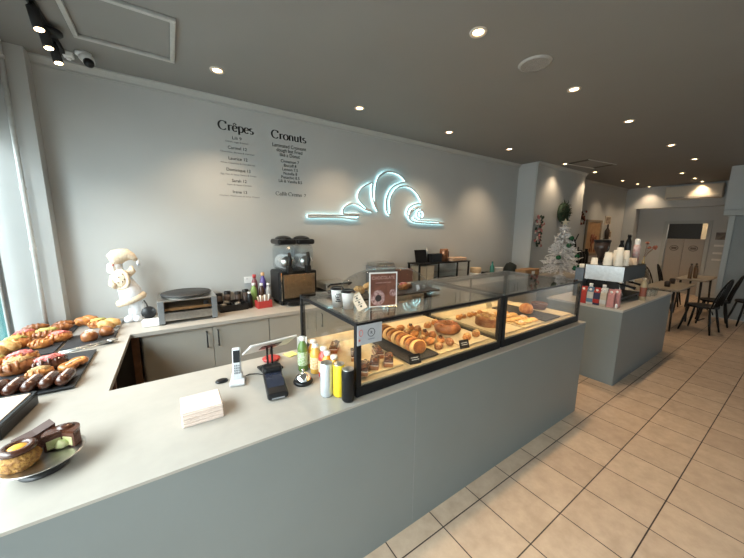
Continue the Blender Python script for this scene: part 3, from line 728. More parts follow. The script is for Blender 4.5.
# reserved-style sign hung on the front glass
t = thing('payment_sign', 'small grey sign with a circled letter hung on the front glass of the case', 'sign', (0.772, 1.176, 1.222), 0)
pl = bx('sign_plate', mat('sign_grey', (0.40, 0.41, 0.44), 0.5, var=0.02), -0.072, 0.072, -0.003, 0, -0.05, 0.05, t, 0.001)
b = B(); b.tube([(0.008 + 0.02 * math.cos(a * PI / 12), -0.0034, 0.006 + 0.02 * math.sin(a * PI / 12)) for a in range(24)], 0.0016, 6, True); b.ob('ring_mark', INK, pl)
text_ob('letter', 'R', 0.022, INK, tr(0.009, -0.0034, -0.002) @ MW, pl)
text_ob('caption', 'RESERVE', 0.010, mat('sign_ink', (0.2, 0.2, 0.22), 0.6), tr(0.008, -0.0034, -0.03) @ MW, pl)
RED = mat('sign_red', (0.55, 0.12, 0.1), 0.6)
b = B(); b.tube([(-0.052 + 0.01 * math.cos(a * PI / 10), -0.0034, 0.012 + 0.016 * math.sin(a * PI / 10)) for a in range(20)], 0.0016, 6, True); disc(b, -0.06, -0.024, 0.006, -0.0034); b.ob('red_mark', RED, pl)
# serving board with domed cover
t = thing('cake_dome', 'clear domed cover over a dark serving board on the display case', 'food cover', (1.195, 1.625, ZG), R(-2))
b = B(); b.box(-0.365, 0.365, -0.15, 0.15, 0.012, 0.024, 0.004)
for x in (-0.25, 0.25): b.box(x - 0.03, x + 0.03, -0.1, 0.1, 0, 0.0118)
b.ob('serving_board', mat('dark_board', (0.035, 0.025, 0.02), 0.5, var=0.2), t)
d = B()
prof = [(a, 0.16 * math.sin(R(90 * (1 - a))) ) for a in (0,)]
rings = []
for k in range(9):
    a = R(90 * k / 8.0); rings.append((math.cos(a) ** 0.75 if k < 8 else 0.0, 0.155 * math.sin(a) + 0.0265))
d.lathe([(r * 1.0, z) for r, z in rings], seg=40, sx=0.355, sy=0.145)
dm = d.ob('dome', glass('dome_acrylic', (0.95, 0.96, 0.96), 0.13), t)
B().lathe([(0.006, 0.18), (0.006, 0.188), (0.013, 0.192), (0.012, 0.202), (0, 0.206)], seg=16).ob('dome_knob', CLEAR, dm)
b = B()
for k in range(14):
    a = k * 0.45 + 0.2; b.blob((0.27 * math.cos(a) * 0.8, 0.13 * math.sin(a) * 0.8, 0.13 - 0.03 * (k % 3)), (0.004, 0.004, 0.004), 0, sub=1, flat=False)
b.ob('beaded_dots', CLEAR, dm)

# ================================================================== PASTRIES
GOLD = mat('baked_golden', (0.62, 0.27, 0.07), 0.36, col2=(0.33, 0.095, 0.02), scale=38, bump=0.3, bscale=70, coat=0.15)
BROWN = mat('baked_brown', (0.33, 0.12, 0.03), 0.36, col2=(0.18, 0.055, 0.018), scale=26, bump=0.3, bscale=70, coat=0.2)
PALE = mat('baked_pale', (0.72, 0.45, 0.18), 0.5, col2=(0.55, 0.28, 0.08), scale=30, bump=0.35, bscale=80)
CHOC = mat('chocolate_glaze', (0.055, 0.018, 0.010), 0.22, col2=(0.10, 0.035, 0.018), scale=20, coat=0.3)
ICING = mat('white_icing', (0.75, 0.66, 0.55), 0.4, col2=(0.62, 0.46, 0.34), scale=50)
REDT = mat('berry_topping', (0.55, 0.06, 0.05), 0.4, col2=(0.75, 0.3, 0.28), scale=90, bump=0.6, bscale=120)
GREENT = mat('pistachio_topping', (0.34, 0.36, 0.08), 0.6, col2=(0.5, 0.42, 0.14), scale=90, bump=0.6, bscale=120)
NUTS = mat('nut_topping', (0.62, 0.42, 0.2), 0.6, col2=(0.42, 0.24, 0.08), scale=110, bump=0.8, bscale=120)
SLATE = mat('slate_black', (0.022, 0.023, 0.026), 0.55, var=0.2, bump=0.2)
SUGAR = mat('sugar_glaze', (0.58, 0.46, 0.40), 0.35, col2=(0.68, 0.58, 0.52), scale=40)
TOPS = {'red': REDT, 'green': GREENT, 'icing': ICING, 'nut': NUTS, 'choc': CHOC}

def twist(p, L, r, m, seed, strands=2, name='crust'):
    b = B()
    for s_ in range(strands):
        pts = []; rs = []
        for i in range(17):
            u = i / 16; a = u * 2 * PI * 1.25 + s_ * 2 * PI / strands
            e = math.sin(PI * min(1, max(0.04, u)) ) ** 0.5
            pts.append(((u - .5) * L, math.cos(a) * r * 0.55 * e, r * 1.06 + math.sin(a) * r * 0.34 * e)); rs.append(r * (0.25 + 0.48 * e))
        b.tube(pts, rs, 10)
    return b.ob(name, m, p)
def crescent(p, L, r, m, seed, bend=0.4, name='crust'):
    b = B(); pts = []; rs = []
    n = 25
    for i in range(n):
        u = i / (n - 1); a = (u - .5) * 2
        pts.append((a * L / 2, bend * L * 0.35 * (a * a - 0.4), r * 1.08))
        e = max(0.0, 1 - abs(a) ** 2.2)
        rs.append(r * (0.28 + 0.72 * e) * (1 + 0.09 * math.cos(u * PI * 10)))
    b.tube(pts, rs, 12)
    return b.ob(name, m, p)
def pastry(kind, x, y, z, rz, label, L=0.11, top=None, base=GOLD, group='pastries on the black slate trays', seed=0, cat='pastry'):
    if group == 'pastries on the black slate trays': L *= 1.16
    t = thing('pastry', label, cat, (x, y, z), rz, group)
    if kind == 'oval':
        b = B(); b.blob((0, 0, L * .17), (L * .48, L * .33, L * .29), 0.13, 3.2, seed)
        for k in range(-2, 3):
            u = k * 0.4; rr = math.sqrt(max(0.05, 1 - u * u))
            b.tube([(u * L * .46 + L * .07 * math.sin(a * 1.6), L * .32 * rr * math.sin(a), L * .15 + L * .29 * rr * math.cos(a)) for a in [R(-80 + 20 * q_) for q_ in range(9)]], [L * x_ for x_ in (.02, .05, .065, .07, .07, .07, .065, .05, .02)], 7)
        b.ob('crust', base, t)
        if top: B().blob((0, 0, L * .40), (L * .34, L * .2, L * .13), 0.25, 4, seed + 3).ob('topping', TOPS[top], t)
    elif kind == 'flat':
        B().blob((0, 0, L * .09), (L * .48, L * .40, L * .16), 0.12, 2.5, seed).ob('crust', base, t)
        if top: B().blob((0, 0, L * .2), (L * .3, L * .22, L * .08), 0.25, 4, seed + 3).ob('topping', TOPS[top], t)
    elif kind == 'twist':
        twist(t, L, L * .30, base, seed)
        if top: B().blob((0, 0, L * .44), (L * .26, L * .15, L * .10), 0.25, 4, seed + 3).ob('topping', TOPS[top], t)
    elif kind == 'crescent':
        crescent(t, L, L * .24, base, seed)
        if top: B().blob((0, -L * 0.05, L * .40), (L * .24, L * .13, L * .08), 0.25, 4, seed + 3).ob('topping', TOPS[top], t)
    elif kind == 'round':
        B().blob((0, 0, L * .27), (L * .46, L * .46, L * .46), 0.06, 2.5, seed).ob('crust', base, t)
        if top: B().blob((L * .05, 0, L * .58), (L * .3, L * .28, L * .16), 0.2, 4, seed + 3).ob('topping', TOPS[top], t)
    elif kind == 'pretzel':
        b = B()
        for sx in (-1, 1): b.tube([(sx * L * .22 + L * .2 * math.cos(a * PI / 9), L * .18 * math.sin(a * PI / 9), L * .15) for a in range(18)], L * .115, 10, True)
        b.ob('crust', base, t)
        B().blob((0, 0, L * .23), (L * .36, L * .05, L * .05), 0.2, 4, seed).ob('topping', ICING, t)
    elif kind == 'eclair':
        B().tube([(-L * .5, 0, L * .2), (-L * .45, 0, L * .2), (-L * .2, 0, L * .2), (L * .2, 0, L * .2), (L * .45, 0, L * .2), (L * .5, 0, L * .2)], [L * .05, L * .15, L * .195, L * .195, L * .15, L * .05], 14).ob('crust', base, t)
        b = B(); b.tube([(-L * .44, 0, L * .305), (-L * .2, 0, L * .355), (L * .2, 0, L * .355), (L * .44, 0, L * .305)], [L * .02, L * .055, L * .055, L * .02], 10)
        b.ob('sugar_stripe', SUGAR, t)
    elif kind == 'slice':
        bx('cake_layer', base, -L * .5, L * .5, -L * .22, L * .22, 0, L * .20, t, 0.004)
        bx('cream_layer', ICING, -L * .495, L * .495, -L * .215, L * .215, L * .20, L * .235, t, 0.002)
        B().box(-L * .5, L * .5, -L * .22, L * .22, L * .235, L * .36, 0.005).blob((0, 0, L * .36), (L * .46, L * .19, L * .07), 0.3, 5, seed + 2).ob('topping', TOPS.get(top, CHOC), t)
    return t
# slate trays
def tray(name, label, m, x, y, z, L, W, H, rz, rim=0.006, cat='tray', feet=True):
    t = thing(name, label, cat, (x, y, z), rz)
    bx('tray_base', m, -L / 2, L / 2, -W / 2, W / 2, H - 0.008, H, t, 0.002)
    if H > 0.012: bx('tray_foot', m, -L / 2 + .04, L / 2 - .04, -W / 2 + .04, W / 2 - .04, 0, H - 0.0081, t)
    if rim:
        b = B()
        for a in ((-L / 2, L / 2, -W / 2, -W / 2 + .006), (-L / 2, L / 2, W / 2 - .006, W / 2), (-L / 2, -L / 2 + .006, -W / 2 + .006, W / 2 - .006), (L / 2 - .006, L / 2, -W / 2 + .006, W / 2 - .006)):
            b.box(*a, H, H + rim, 0.002)
        b.ob('tray_rim', m, t)
    return t
GREYT = mat('grey_tray', (0.34, 0.34, 0.33), 0.4, metal=0.3, var=0.05)
tray('serving_tray', 'grey metal tray at the back corner beside the wall pillar', GREYT, -0.555, 3.235, ZT, 0.27, 0.36, 0.014, 0, 0.003)
tray('serving_tray', 'large black slate tray at the back of the side counter', SLATE, -0.86, 3.055, ZT, 0.315, 0.70, 0.016, 0, 0)
tray('serving_tray', 'black slate tray under the brown nut-tipped buns near the tongs', SLATE, -0.55, 2.895, ZT, 0.27, 0.30, 0.014, 0, 0)
tray('serving_tray', 'front black slate tray under the eclair row', SLATE, -0.75, 2.335, ZT, 0.54, 0.58, 0.016, 0, 0)
ZP1, ZP2, ZP3 = ZT + 0.0143, ZT + 0.0163, ZT + 0.0163
G1 = 'pastries on the black slate trays'
for kind, x, y, z, rz, lb, L, top, base in [
 ('crescent', -0.935, 3.315, ZP2, 0.15, 'long dark brown croissant at the back of the slate nearest the window', 0.12, None, BROWN),
 ('crescent', -0.785, 3.345, ZP2, 0.1, 'brown croissant right of the long dark one in the back row', 0.11, None, BROWN),
 ('twist', -0.645, 3.33, ZP1, 0.3, 'smooth golden twist in the middle of the back row', 0.12, None, GOLD),
 ('oval', -0.555, 3.235, ZP1, 0.2, 'golden pastry with green pistachio topping in the back row', 0.125, 'green', GOLD),
 ('twist', -0.475, 3.125, ZP1, 0.4, 'golden twist striped with white icing at the right end of the back row', 0.12, 'icing', PALE),
 ('oval', -0.945, 3.135, ZP2, 0.4, 'golden pastry with pink berry topping at the window end of the second row', 0.12, 'red', GOLD),
 ('crescent', -0.78, 3.205, ZP2, 0.2, 'brown croissant behind the green-topped pastry in the second row', 0.125, None, BROWN),
 ('oval', -0.815, 3.075, ZP2, 0.3, 'brown pastry with green pistachio crumbs in the middle of the large slate', 0.135, 'green', BROWN),
 ('oval', -0.70 - 0.03, 2.965, ZP2, 0.3, 'golden pastry with pink berry crumbs in front of the back row', 0.12, 'red', GOLD),
 ('round', -0.555, 2.87, ZP1, 0.3, 'brown bun tipped with white nuts on the small slate', 0.09, 'icing', BROWN),
 ('round', -0.47, 2.945, ZP1, 0.0, 'plain round brown bun on the small slate', 0.085, None, BROWN),
 ('oval', -0.935, 2.935, ZP2, 0.5, 'golden oval pastry with green glaze at the window end of the third row', 0.135, 'green', GOLD),
 ('twist', -0.95, 2.79, ZP2, 0.4, 'golden twist with white icing at the near window corner of the large slate', 0.13, 'icing', PALE),
 ('oval', -0.80, 2.865, ZP2, 0.2, 'plain golden ruffled pastry in front of the green-crumb one', 0.105, None, GOLD),
 ('oval', -0.925, 2.585, ZP3, 0.4, 'golden pastry with green topping at the window corner of the front slate', 0.11, 'green', GOLD),
 ('oval', -0.80, 2.555, ZP3, 0.5, 'oval pastry covered in bright pink crumbs on the front slate', 0.135, 'red', GOLD),
 ('oval', -0.775, 2.415, ZP3, 0.5, 'dark oval pastry with cream centre on the front slate', 0.14, 'nut', BROWN),
 ('oval', -0.64, 2.385, ZP3, 0.4, 'dark glossy oval pastry with red jam stripe on the front slate', 0.135, 'red', CHOC),
 ('pretzel', -0.535, 2.335, ZP3, 1.1, 'golden looped pretzel pastry at the right edge of the front slate', 0.13, None, GOLD),
 ('oval', -0.655, 2.265, ZP3, 0.4, 'pastry heaped with chopped nuts behind the eclair row', 0.10, 'nut', GOLD),
 ('oval', -0.955, 2.43, ZP3, 0.9, 'small red-brown glazed pastry at the window side of the front slate', 0.08, 'choc', BROWN)]:
    pastry(kind, x, y, z, rz, lb, L, top, base, G1, seed=int(abs(x * 97 + y * 31)))
place = ['nearest the window', 'second from the window', 'third from the window', 'fourth from the window', 'fifth from the window', 'sixth from the window', 'seventh from the window', 'at the right end']
for k in range(8):
    pastry('eclair', -0.945 + k * 0.0605, 2.125, ZP3, 1.47, 'chocolate eclair with sugar stripe, ' + place[k] + ' in the front row', 0.15, None, CHOC, 'chocolate eclairs along the front of the slate', seed=k, cat='eclair')
# tongs
t = thing('serving_tongs', 'steel serving tongs lying on the worktop by the slate trays', 'tongs', (-0.515, 2.70, ZT + 0.0165), R(122)); t.scale = (1.25, 1.25, 1)
for s_ in (-1, 1):
    b = B(); b.tube([(0.012 * s_, 0.13, 0.012), (0.02 * s_, 0.0, 0.006), (0.012 * s_, -0.07, 0.006)], 0.006, 8); b.ob('tong_arm', STEEL, t)
    b = B(); b.blob((0.012 * s_, -0.095, 0.0085), (0.014, 0.024, 0.008), 0, sub=2); b.ob('tong_tip', STEEL, t)
# black box tray with pale board
t = thing('cake_box_tray', 'deep black tray with a pale cream board at the left edge of the photo', 'tray', (-0.79, 1.82, ZT), R(-6))
bx('box_base', BLACK, -0.2, 0.19, -0.13, 0.16, 0, 0.05, t, 0.005)
b = B()
for a in ((-0.2, 0.19, -0.13, -0.12), (-0.2, 0.19, 0.15, 0.16), (-0.2, -0.19, -0.12, 0.15), (0.18, 0.19, -0.12, 0.15)): b.box(*a, 0.05, 0.062)
b.ob('box_rim', BLACK, t)
bx('cream_board', mat('pale_board', (0.52, 0.42, 0.34), 0.6), -0.185, 0.175, -0.115, 0.145, 0.0502, 0.063, t, 0.002)
# cake stand with three cakes
t = thing('cake_stand', 'low round polished metal cake stand at the near left corner', 'cake stand', (-0.43, 1.39, ZT))
B().lathe([(0, 0), (0.062, 0), (0.064, 0.005), (0.045, 0.012), (0.022, 0.025), (0.022, 0.036), (0.05, 0.043)], seg=36).ob('stand_foot', mat('dark_foot', (0.05, 0.05, 0.052), 0.3, metal=0.5), t)
B().lathe([(0, 0.043), (0.06, 0.044), (0.100, 0.0475), (0.109, 0.050), (0.109, 0.052), (0.100, 0.0498), (0.06, 0.0475), (0, 0.047)], seg=48).ob('plate', STEEL, t)
ZK = ZT + 0.0492
G2 = 'cakes on the metal cake stand'
t = thing('cake', 'nutty round cake with chocolate top and orange centre at the front left of the stand', 'cake', (-0.472, 1.362, ZK), 0.3, G2)
B().blob((0, 0, 0.024), (0.048, 0.046, 0.043), 0.1, 4, 3).ob('nut_side', mat('nut_side', (0.52, 0.27, 0.06), 0.6, col2=(0.25, 0.1, 0.02), scale=90, bump=1.0, bscale=90), t)
B().lathe([(0.024, 0.066), (0.03, 0.058), (0.044, 0.056), (0.046, 0.066), (0.038, 0.074), (0.026, 0.072), (0.024, 0.066)], seg=24).ob('chocolate_ring', CHOC, t)
B().blob((0, 0, 0.064), (0.024, 0.022, 0.009), 0.05, 3, 2).ob('orange_centre', mat('orange_gel', (0.8, 0.36, 0.04), 0.3), t)
t = thing('cake', 'dark chocolate cake wedge standing at the back of the stand', 'cake', (-0.462, 1.462, ZK), 0.5, G2)
M = rot('X', R(90))
b = B(); b.prism([(-0.05, 0.0), (0.045, 0.0), (0.048, 0.066), (0.0, 0.05), (-0.05, 0.042)], -0.026, 0.026, M=M); b.ob('sponge', mat('dark_sponge', (0.10, 0.035, 0.02), 0.6, bump=0.5, bscale=120), t)
B().prism([(-0.05, 0.0422), (0.0, 0.0502), (0.048, 0.0662), (0.048, 0.070), (0.0, 0.054), (-0.05, 0.046)], -0.026, 0.026, M=M).ob('glaze', mat('matt_chocolate', (0.05, 0.017, 0.010), 0.6), t)
t = thing('cake', 'cut chocolate cake with a pale mint cream inside at the right of the stand', 'cake', (-0.383, 1.415, ZK), 0.0, G2)
b = B(); ang = [R(a) for a in range(-40, 205, 12)]
b.prism([(0.0, 0.0)] + [(0.047 * math.cos(a), 0.047 * math.sin(a)) for a in ang], 0.001, 0.05)
b.ob('sponge', MATS['dark_sponge'], t)
b = B(); b.prism([(0.0, -0.001)] + [(0.049 * math.cos(a), 0.049 * math.sin(a)) for a in ang], 0.05, 0.059); b.blob((0.008, 0.018, 0.061), (0.024, 0.020, 0.009), 0.08, 3, 1)
b.ob('glaze', CHOC, t)
MINT = mat('mint_cream', (0.45, 0.50, 0.20), 0.5, col2=(0.6, 0.55, 0.3), scale=60)
b = B(); b.box(0.004, 0.040, -0.002, 0.001, 0.006, 0.036, M=rot('Z', R(-40))); b.box(-0.040, -0.004, -0.001, 0.002, 0.006, 0.036, M=rot('Z', R(24))); b.blob((0.0, -0.012, 0.012), (0.018, 0.014, 0.017), 0.2, 4, 7)
b.ob('cream_filling', MINT, t)

# ---- case contents: boards, trays and pastries on the deck
ZD = 0.9 + 0.0625
def board(label, m, x, y, L, W, rz=0, H=0.012):
    return tray('case_tray', label, m, x, y, ZD, L, W, H, rz, 0.003 if m is SLATE else 0)
WHB = mat('white_board', (0.60, 0.50, 0.34), 0.5)
board('pale board with brown slices at the near end of the first case', CREAM, 0.895, 1.485, 0.30, 0.50)
board('black tray carrying the long sliced roll in the first case', SLATE, 1.195, 1.485, 0.24, 0.52)
board('pale board of small glazed pastries in the first case', CREAM, 1.425, 1.485, 0.20, 0.52)
board('pale board under the ring cake in the first case', WHB, 1.685, 1.485, 0.29, 0.52)
board('white board under the round chocolate cake in the second case', WHB, 2.09, 1.485, 0.30, 0.52)
board('pale board of flat yellow pastries in the second case', CREAM, 2.42, 1.485, 0.30, 0.52)
board('black tray under the round bun in the second case', SLATE, 2.72, 1.485, 0.26, 0.52)
board('white board at the far end of the second case', WHB, 2.965, 1.485, 0.17, 0.52)
ZB = ZD + 0.0123
GC = 'brown slices on the first pale board'
for (x, y, rz, lb) in ((0.80, 1.272, 0.0, 'brown layered slice closest to the case corner'), (0.888, 1.30, 0.0, 'brown layered slice second from the case corner'), (0.975, 1.285, 0.0, 'brown layered slice third from the case corner'), (0.985, 1.41, 0.3, 'brown layered slice lying behind the front three'), (0.85, 1.45, 0.2, 'brown layered slice behind the corner one'), (0.80, 1.62, 0.05, 'long brown slice far back on the pale board')):
    pastry('slice', x, y, ZB, rz + 0.9, lb, 0.115, 'choc' if y > 1.6 else None, BROWN, GC, cat='cake slice')
for k in range(9):
    t = thing('roll_slice', 'sliced nut roll piece, ' + ['nearest the front glass', 'second from the front glass', 'third from the front glass', 'fourth from the front glass', 'fifth from the front glass', 'sixth from the front glass', 'seventh from the front glass', 'eighth from the front glass', 'farthest from the front glass'][k], 'roll slice', (1.195, 1.285 + k * 0.046, ZD + 0.0123), 0, 'slices of the long nut roll')
    M = tr(0, 0, 0.050) @ rot('X', R(72))
    B().lathe([(0, -0.016), (0.057, -0.014), (0.061, 0), (0.057, 0.014), (0, 0.016)], seg=24, sx=1, sy=0.74, M=M).ob('crust', GOLD if k % 2 else PALE, t)
    B().lathe([(0.0, 0.0165), (0.050, 0.0155)], seg=24, sx=1, sy=0.74, M=M).ob('crumb', BROWN, t)
GB = 'small glazed pastries on the second pale board'
k = 0
for j in range(6):
    for i in range(2):
        rowname = ['front', 'second', 'third', 'fourth', 'fifth', 'back'][j]
        pastry('twist' if (i + j) % 2 else 'oval', 1.375 + i * 0.1, 1.285 + j * 0.078, ZB, 0.5 + 0.4 * i, 'small glazed brown pastry, ' + ('left' if i == 0 else 'right') + ' one of the ' + rowname + ' pair beside the roll', 0.080, 'nut' if i == 0 else 'choc', GOLD if j % 2 else BROWN, GB, seed=k); k += 1
t = thing('ring_cake', 'brown crumb-topped ring cake at the right of the first case', 'cake', (1.665, 1.48, ZB))
B().tube([(0.062 * math.cos(a * PI / 16), 0.062 * math.sin(a * PI / 16), 0.036) for a in range(32)], [0.034 + 0.004 * ((a % 4) / 3) for a in range(32)], 12, True).ob('ring_crust', BROWN, t)
b = B()
for a in range(26): b.blob((0.062 * math.cos(a * .6) + .014 * math.sin(a * 3), 0.062 * math.sin(a * .6) + .014 * math.cos(a * 5), 0.068), (0.012, 0.010, 0.008), 0.2, 4, a, sub=1, flat=False)
b.ob('crumb_topping', mat('crumb_red', (0.32, 0.10, 0.05), 0.6, col2=(0.5, 0.2, 0.08), scale=90), t)
for k, (x, y) in enumerate(((1.62, 1.64), (1.72, 1.66), (1.67, 1.30), (1.78, 1.31))):
    pastry('oval', x, y, ZB, 0.4, ['golden pastry left behind the ring cake', 'golden pastry right behind the ring cake', 'golden pastry left before the ring cake', 'golden pastry right before the ring cake'][k], 0.085, 'nut', GOLD, 'golden pastries round the ring cake', seed=k + 40)
t = thing('chocolate_cake', 'round dark chocolate cake in the second case', 'cake', (2.09, 1.43, ZB))
B().lathe([(0, 0), (0.1, 0), (0.102, 0.01), (0.1, 0.06), (0.09, 0.068), (0, 0.068)], seg=36).ob('cake_body', BROWN, t)
b = B()
for a in range(22): b.blob((0.08 * math.cos(a * .8) * (0.5 + 0.5 * (a % 2)), 0.08 * math.sin(a * .8) * (0.5 + .5 * (a % 2)), 0.072), (0.018, 0.015, 0.012), 0.3, 4, a, sub=2, flat=False)
b.ob('flake_topping', NUTS, t)
GD = 'golden pastries along the back of the second case'
for k in range(5):
    pastry('oval', 2.0 + k * 0.072, 1.655 + 0.01 * (k % 2), ZB if k < 4 else ZB, 0.8, 'golden pastry behind the chocolate cake, ' + ['leftmost', 'second from left', 'middle', 'second from right', 'rightmost'][k] + ' of its row', 0.075, 'icing' if k % 2 else None, GOLD, GD, seed=k + 60)
GE = 'flat yellow pastries in the second case'
k = 0
for j in range(4):
    for i in range(3):
        pastry('flat', 2.325 + i * 0.092, 1.29 + j * 0.09, ZB, 0.3, 'flat yellow pastry, ' + ['left', 'middle', 'right'][i] + ' of the ' + ['front', 'second', 'third', 'back'][j] + ' row on its board', 0.098, 'icing' if (i + j) % 3 == 0 else None, PALE, GE, seed=k + 80); k += 1
pastry('round', 2.70, 1.46, ZD + 0.0123, 0, 'large round golden bun standing out in the second case', 0.13, None, GOLD, None, 3, 'bun')
t = thing('chocolate_tart', 'dark round tart near the far end of the second case', 'tart', (2.95, 1.47, ZB))
B().lathe([(0, 0), (0.055, 0), (0.075, 0.06), (0.07, 0.062), (0.062, 0.05), (0, 0.05)], seg=30).ob('tart_shell', mat('dark_sponge', (0, 0, 0)), t)
B().lathe([(0, 0.058), (0.04, 0.056), (0.064, 0.051)], seg=30).ob('filling', CHOC, t)
def price_tag(label, x, y, m, ink, z=None):
    t = thing('price_tag', label, 'price tag', (x, y, ZD + 0.0015 if z is None else z), R(-10), 'price tags in the display cases')
    M = rot('X', R(-22))
    p = B().box(-0.038, 0.038, 0, 0.003, 0, 0.055, M=M).ob('tag_face', m, t)
    b = B(); b.box(-0.026, 0.024, -0.0008, 0.0001, 0.034, 0.037, M=M); b.box(-0.022, 0.026, -0.0008, 0.0001, 0.022, 0.025, M=M); b.ob('chalk_line', ink, p)
    bx('tag_foot', m, -0.03, 0.03, 0.0, 0.035, 0, 0.004, t)
price_tag('black chalk price tag before the sliced roll', 1.115, 1.212, BLACK, WHITE)
price_tag('black chalk price tag before the ring cake', 1.545, 1.212, BLACK, WHITE)
price_tag('pale price tag behind the bun in the second case', 2.585, 1.76, CREAM, INK)
# pastries under the dome
ZR = ZG + 0.0243
for k, (x, y, kind, top, base, lb) in enumerate(((0.99, 1.64, 'oval', 'nut', PALE, 'pale crumbly pastry under the dome, far left behind the poster'), (1.07, 1.58, 'oval', 'nut', PALE, 'pale crumbly pastry under the dome, in front on the left'), (1.10, 1.68, 'twist', 'icing', PALE, 'pale twist under the dome at the back left'), (1.22, 1.60, 'oval', 'green', BROWN, 'green-topped pastry in the middle under the dome'), (1.33, 1.60, 'oval', 'red', GOLD, 'pink-topped pastry at the right under the dome'), (1.40, 1.63, 'oval', 'icing', BROWN, 'small iced brown pastry at the right tip under the dome'))):
    pastry(kind, x, y, ZR, 0.2, lb, 0.095 if k < 5 else 0.07, top, base, 'pastries under the clear dome', seed=k + 100)

# ================================================================== BACK WORKTOP
# plush doll
CRF = mat('cream_fleece', (0.80, 0.68, 0.53), 0.95, col2=(0.70, 0.56, 0.40), scale=60, bump=0.8, bscale=90)
SATIN = mat('white_satin', (0.72, 0.74, 0.78), 0.5, bump=0.5, bscale=22)
t = thing('plush_doll', 'tall cream and white plush doll with floppy hat leaning against the menu wall', 'doll', (-0.335, 3.36, ZT)); t.scale = (0.72, 0.85, 1.0)
q = lambda a, b_, y=0.0: ((a - 230) * 0.00138, y, (500 - b_) * 0.00134)
b = B()
b.tube([q(262, 470), q(255, 420), q(245, 370), q(225, 320), q(205, 270), q(185, 220), q(168, 180), q(158, 150)], [0.05, 0.058, 0.08, 0.118, 0.098, 0.078, 0.056, 0.05], 20)
b.blob(q(150, 130), (0.062, 0.058, 0.06), 0.05, 3, 1, flat=False)
b.ob('body', SATIN, t)
for a, x2 in ((220, 205), (275, 262)):
    l = B().tube([q(a + 10, 380), q(a, 430), q(x2 + 8, 482)], [0.042, 0.036, 0.03], 14).ob('leg', SATIN, t)
    B().blob((q(x2 - 8, 0)[0], -0.02, 0.021), (0.055, 0.06, 0.038), 0.05, 3, 2).ob('shoe', SATIN, l)
b = B(); b.tube([(q(225, 0)[0] + 0.125 * math.cos(k * PI / 12), 0.085 * math.sin(k * PI / 12), q(0, 352)[2] + 0.03 * math.cos(k * PI / 12)) for k in range(24)], 0.030, 10, True); b.ob('coat_hem', CRF, t)
b = B(); b.tube([q(120, 95), q(150, 75), q(190, 62), q(235, 55), q(272, 70), q(292, 95)], [0.066, 0.072, 0.062, 0.05, 0.032, 0.02], 16); h = b.ob('hat', CRF, t)
B().blob(q(302, 112), (0.018, 0.016, 0.03), 0.2, 4, 5, flat=False).ob('hat_tip', SATIN, h)
b = B(); b.tube([(q(178, 0)[0] + 0.07 * math.cos(k * PI / 12), -0.075 - 0.02 * math.cos(k * PI / 12), q(0, 212)[2] + 0.075 * math.sin(k * PI / 12)) for k in range(24)], 0.020, 10, True); b.blob(q(178, 212, -0.075), (0.066, 0.03, 0.07), 0.1, 4, 9, flat=False); m_ = b.ob('round_muff', CRF, t)
b = B()
for da, db in ((-12, -20), (18, -38), (-20, 15), (10, 10), (25, -5)): b.blob(q(178 + da, 212 + db, -0.108), (0.007, 0.005, 0.007), 0, sub=1, flat=False)
b.ob('muff_dots', mat('brown_felt', (0.1, 0.05, 0.02), 0.9), m_)
for (a, y_, nm) in ((95, -0.03, 0), (262, -0.02, 1)):
    b = B()
    if nm == 0: b.tube([q(160, 190), q(120, 205, -0.03), q(112, 235, -0.06), q(140, 250, -0.085)], [0.04, 0.038, 0.034, 0.03], 12)
    else: b.tube([q(195, 190), q(235, 175, -0.02), q(262, 152, -0.03), q(270, 148, -0.03)], [0.036, 0.034, 0.036, 0.03], 12)
    b.ob('arm', CRF, t)
B().blob(q(122, 140, -0.03), (0.045, 0.04, 0.05), 0.2, 4, 6, flat=False).ob('beard', mat('white_fur', (0.8, 0.79, 0.77), 0.95, bump=0.8, bscale=80), t)
b = B(); b.blob(q(134, 116, -0.06), (0.012, 0.012, 0.011), 0, sub=2, flat=False); b.ob('nose', mat('pink_felt', (0.6, 0.25, 0.2), 0.9), t)
b = B(); b.blob(q(124, 106, -0.056), (0.004, 0.004, 0.005), 0, sub=1, flat=False); b.ob('eye', INK, t)
B().blob(q(147, 104, -0.062), (0.004, 0.004, 0.005), 0, sub=1, flat=False).ob('eye', INK, t)
# white box with black round sieve
t = thing('batter_box', 'small white container in front of the plush doll feet', 'container', (-0.20, 3.105, ZT), R(-4))
b = B(); b.box(-0.06, 0.06, -0.04, 0.04, 0, 0.045, 0.006); b.ob('box_body', WHITE, t); bx('box_lid', WHITE, -0.063, 0.063, -0.043, 0.043, 0.0455, 0.053, t, 0.003)
t = thing('round_ladle', 'black round crepe ladle leaning with its handle behind the white container', 'ladle', (-0.215, 3.19, ZT), 0)
B().lathe([(0, -0.006), (0.05, -0.005), (0.054, 0), (0.05, 0.005), (0, 0.006)], M=tr(0, -0.01, 0.1) @ rot('X', R(78)), seg=30).ob('ladle_disc', BLACK, t)
B().tube([(0.0, 0.0, 0.13), (-0.012, 0.02, 0.17), (-0.03, 0.05, 0.20)], 0.006).ob('ladle_handle', BLACK, t)
B().tube([(0.0, -0.0, 0.0), (0.0, -0.004, 0.055)], 0.008).ob('ladle_stem', BLACK, t)
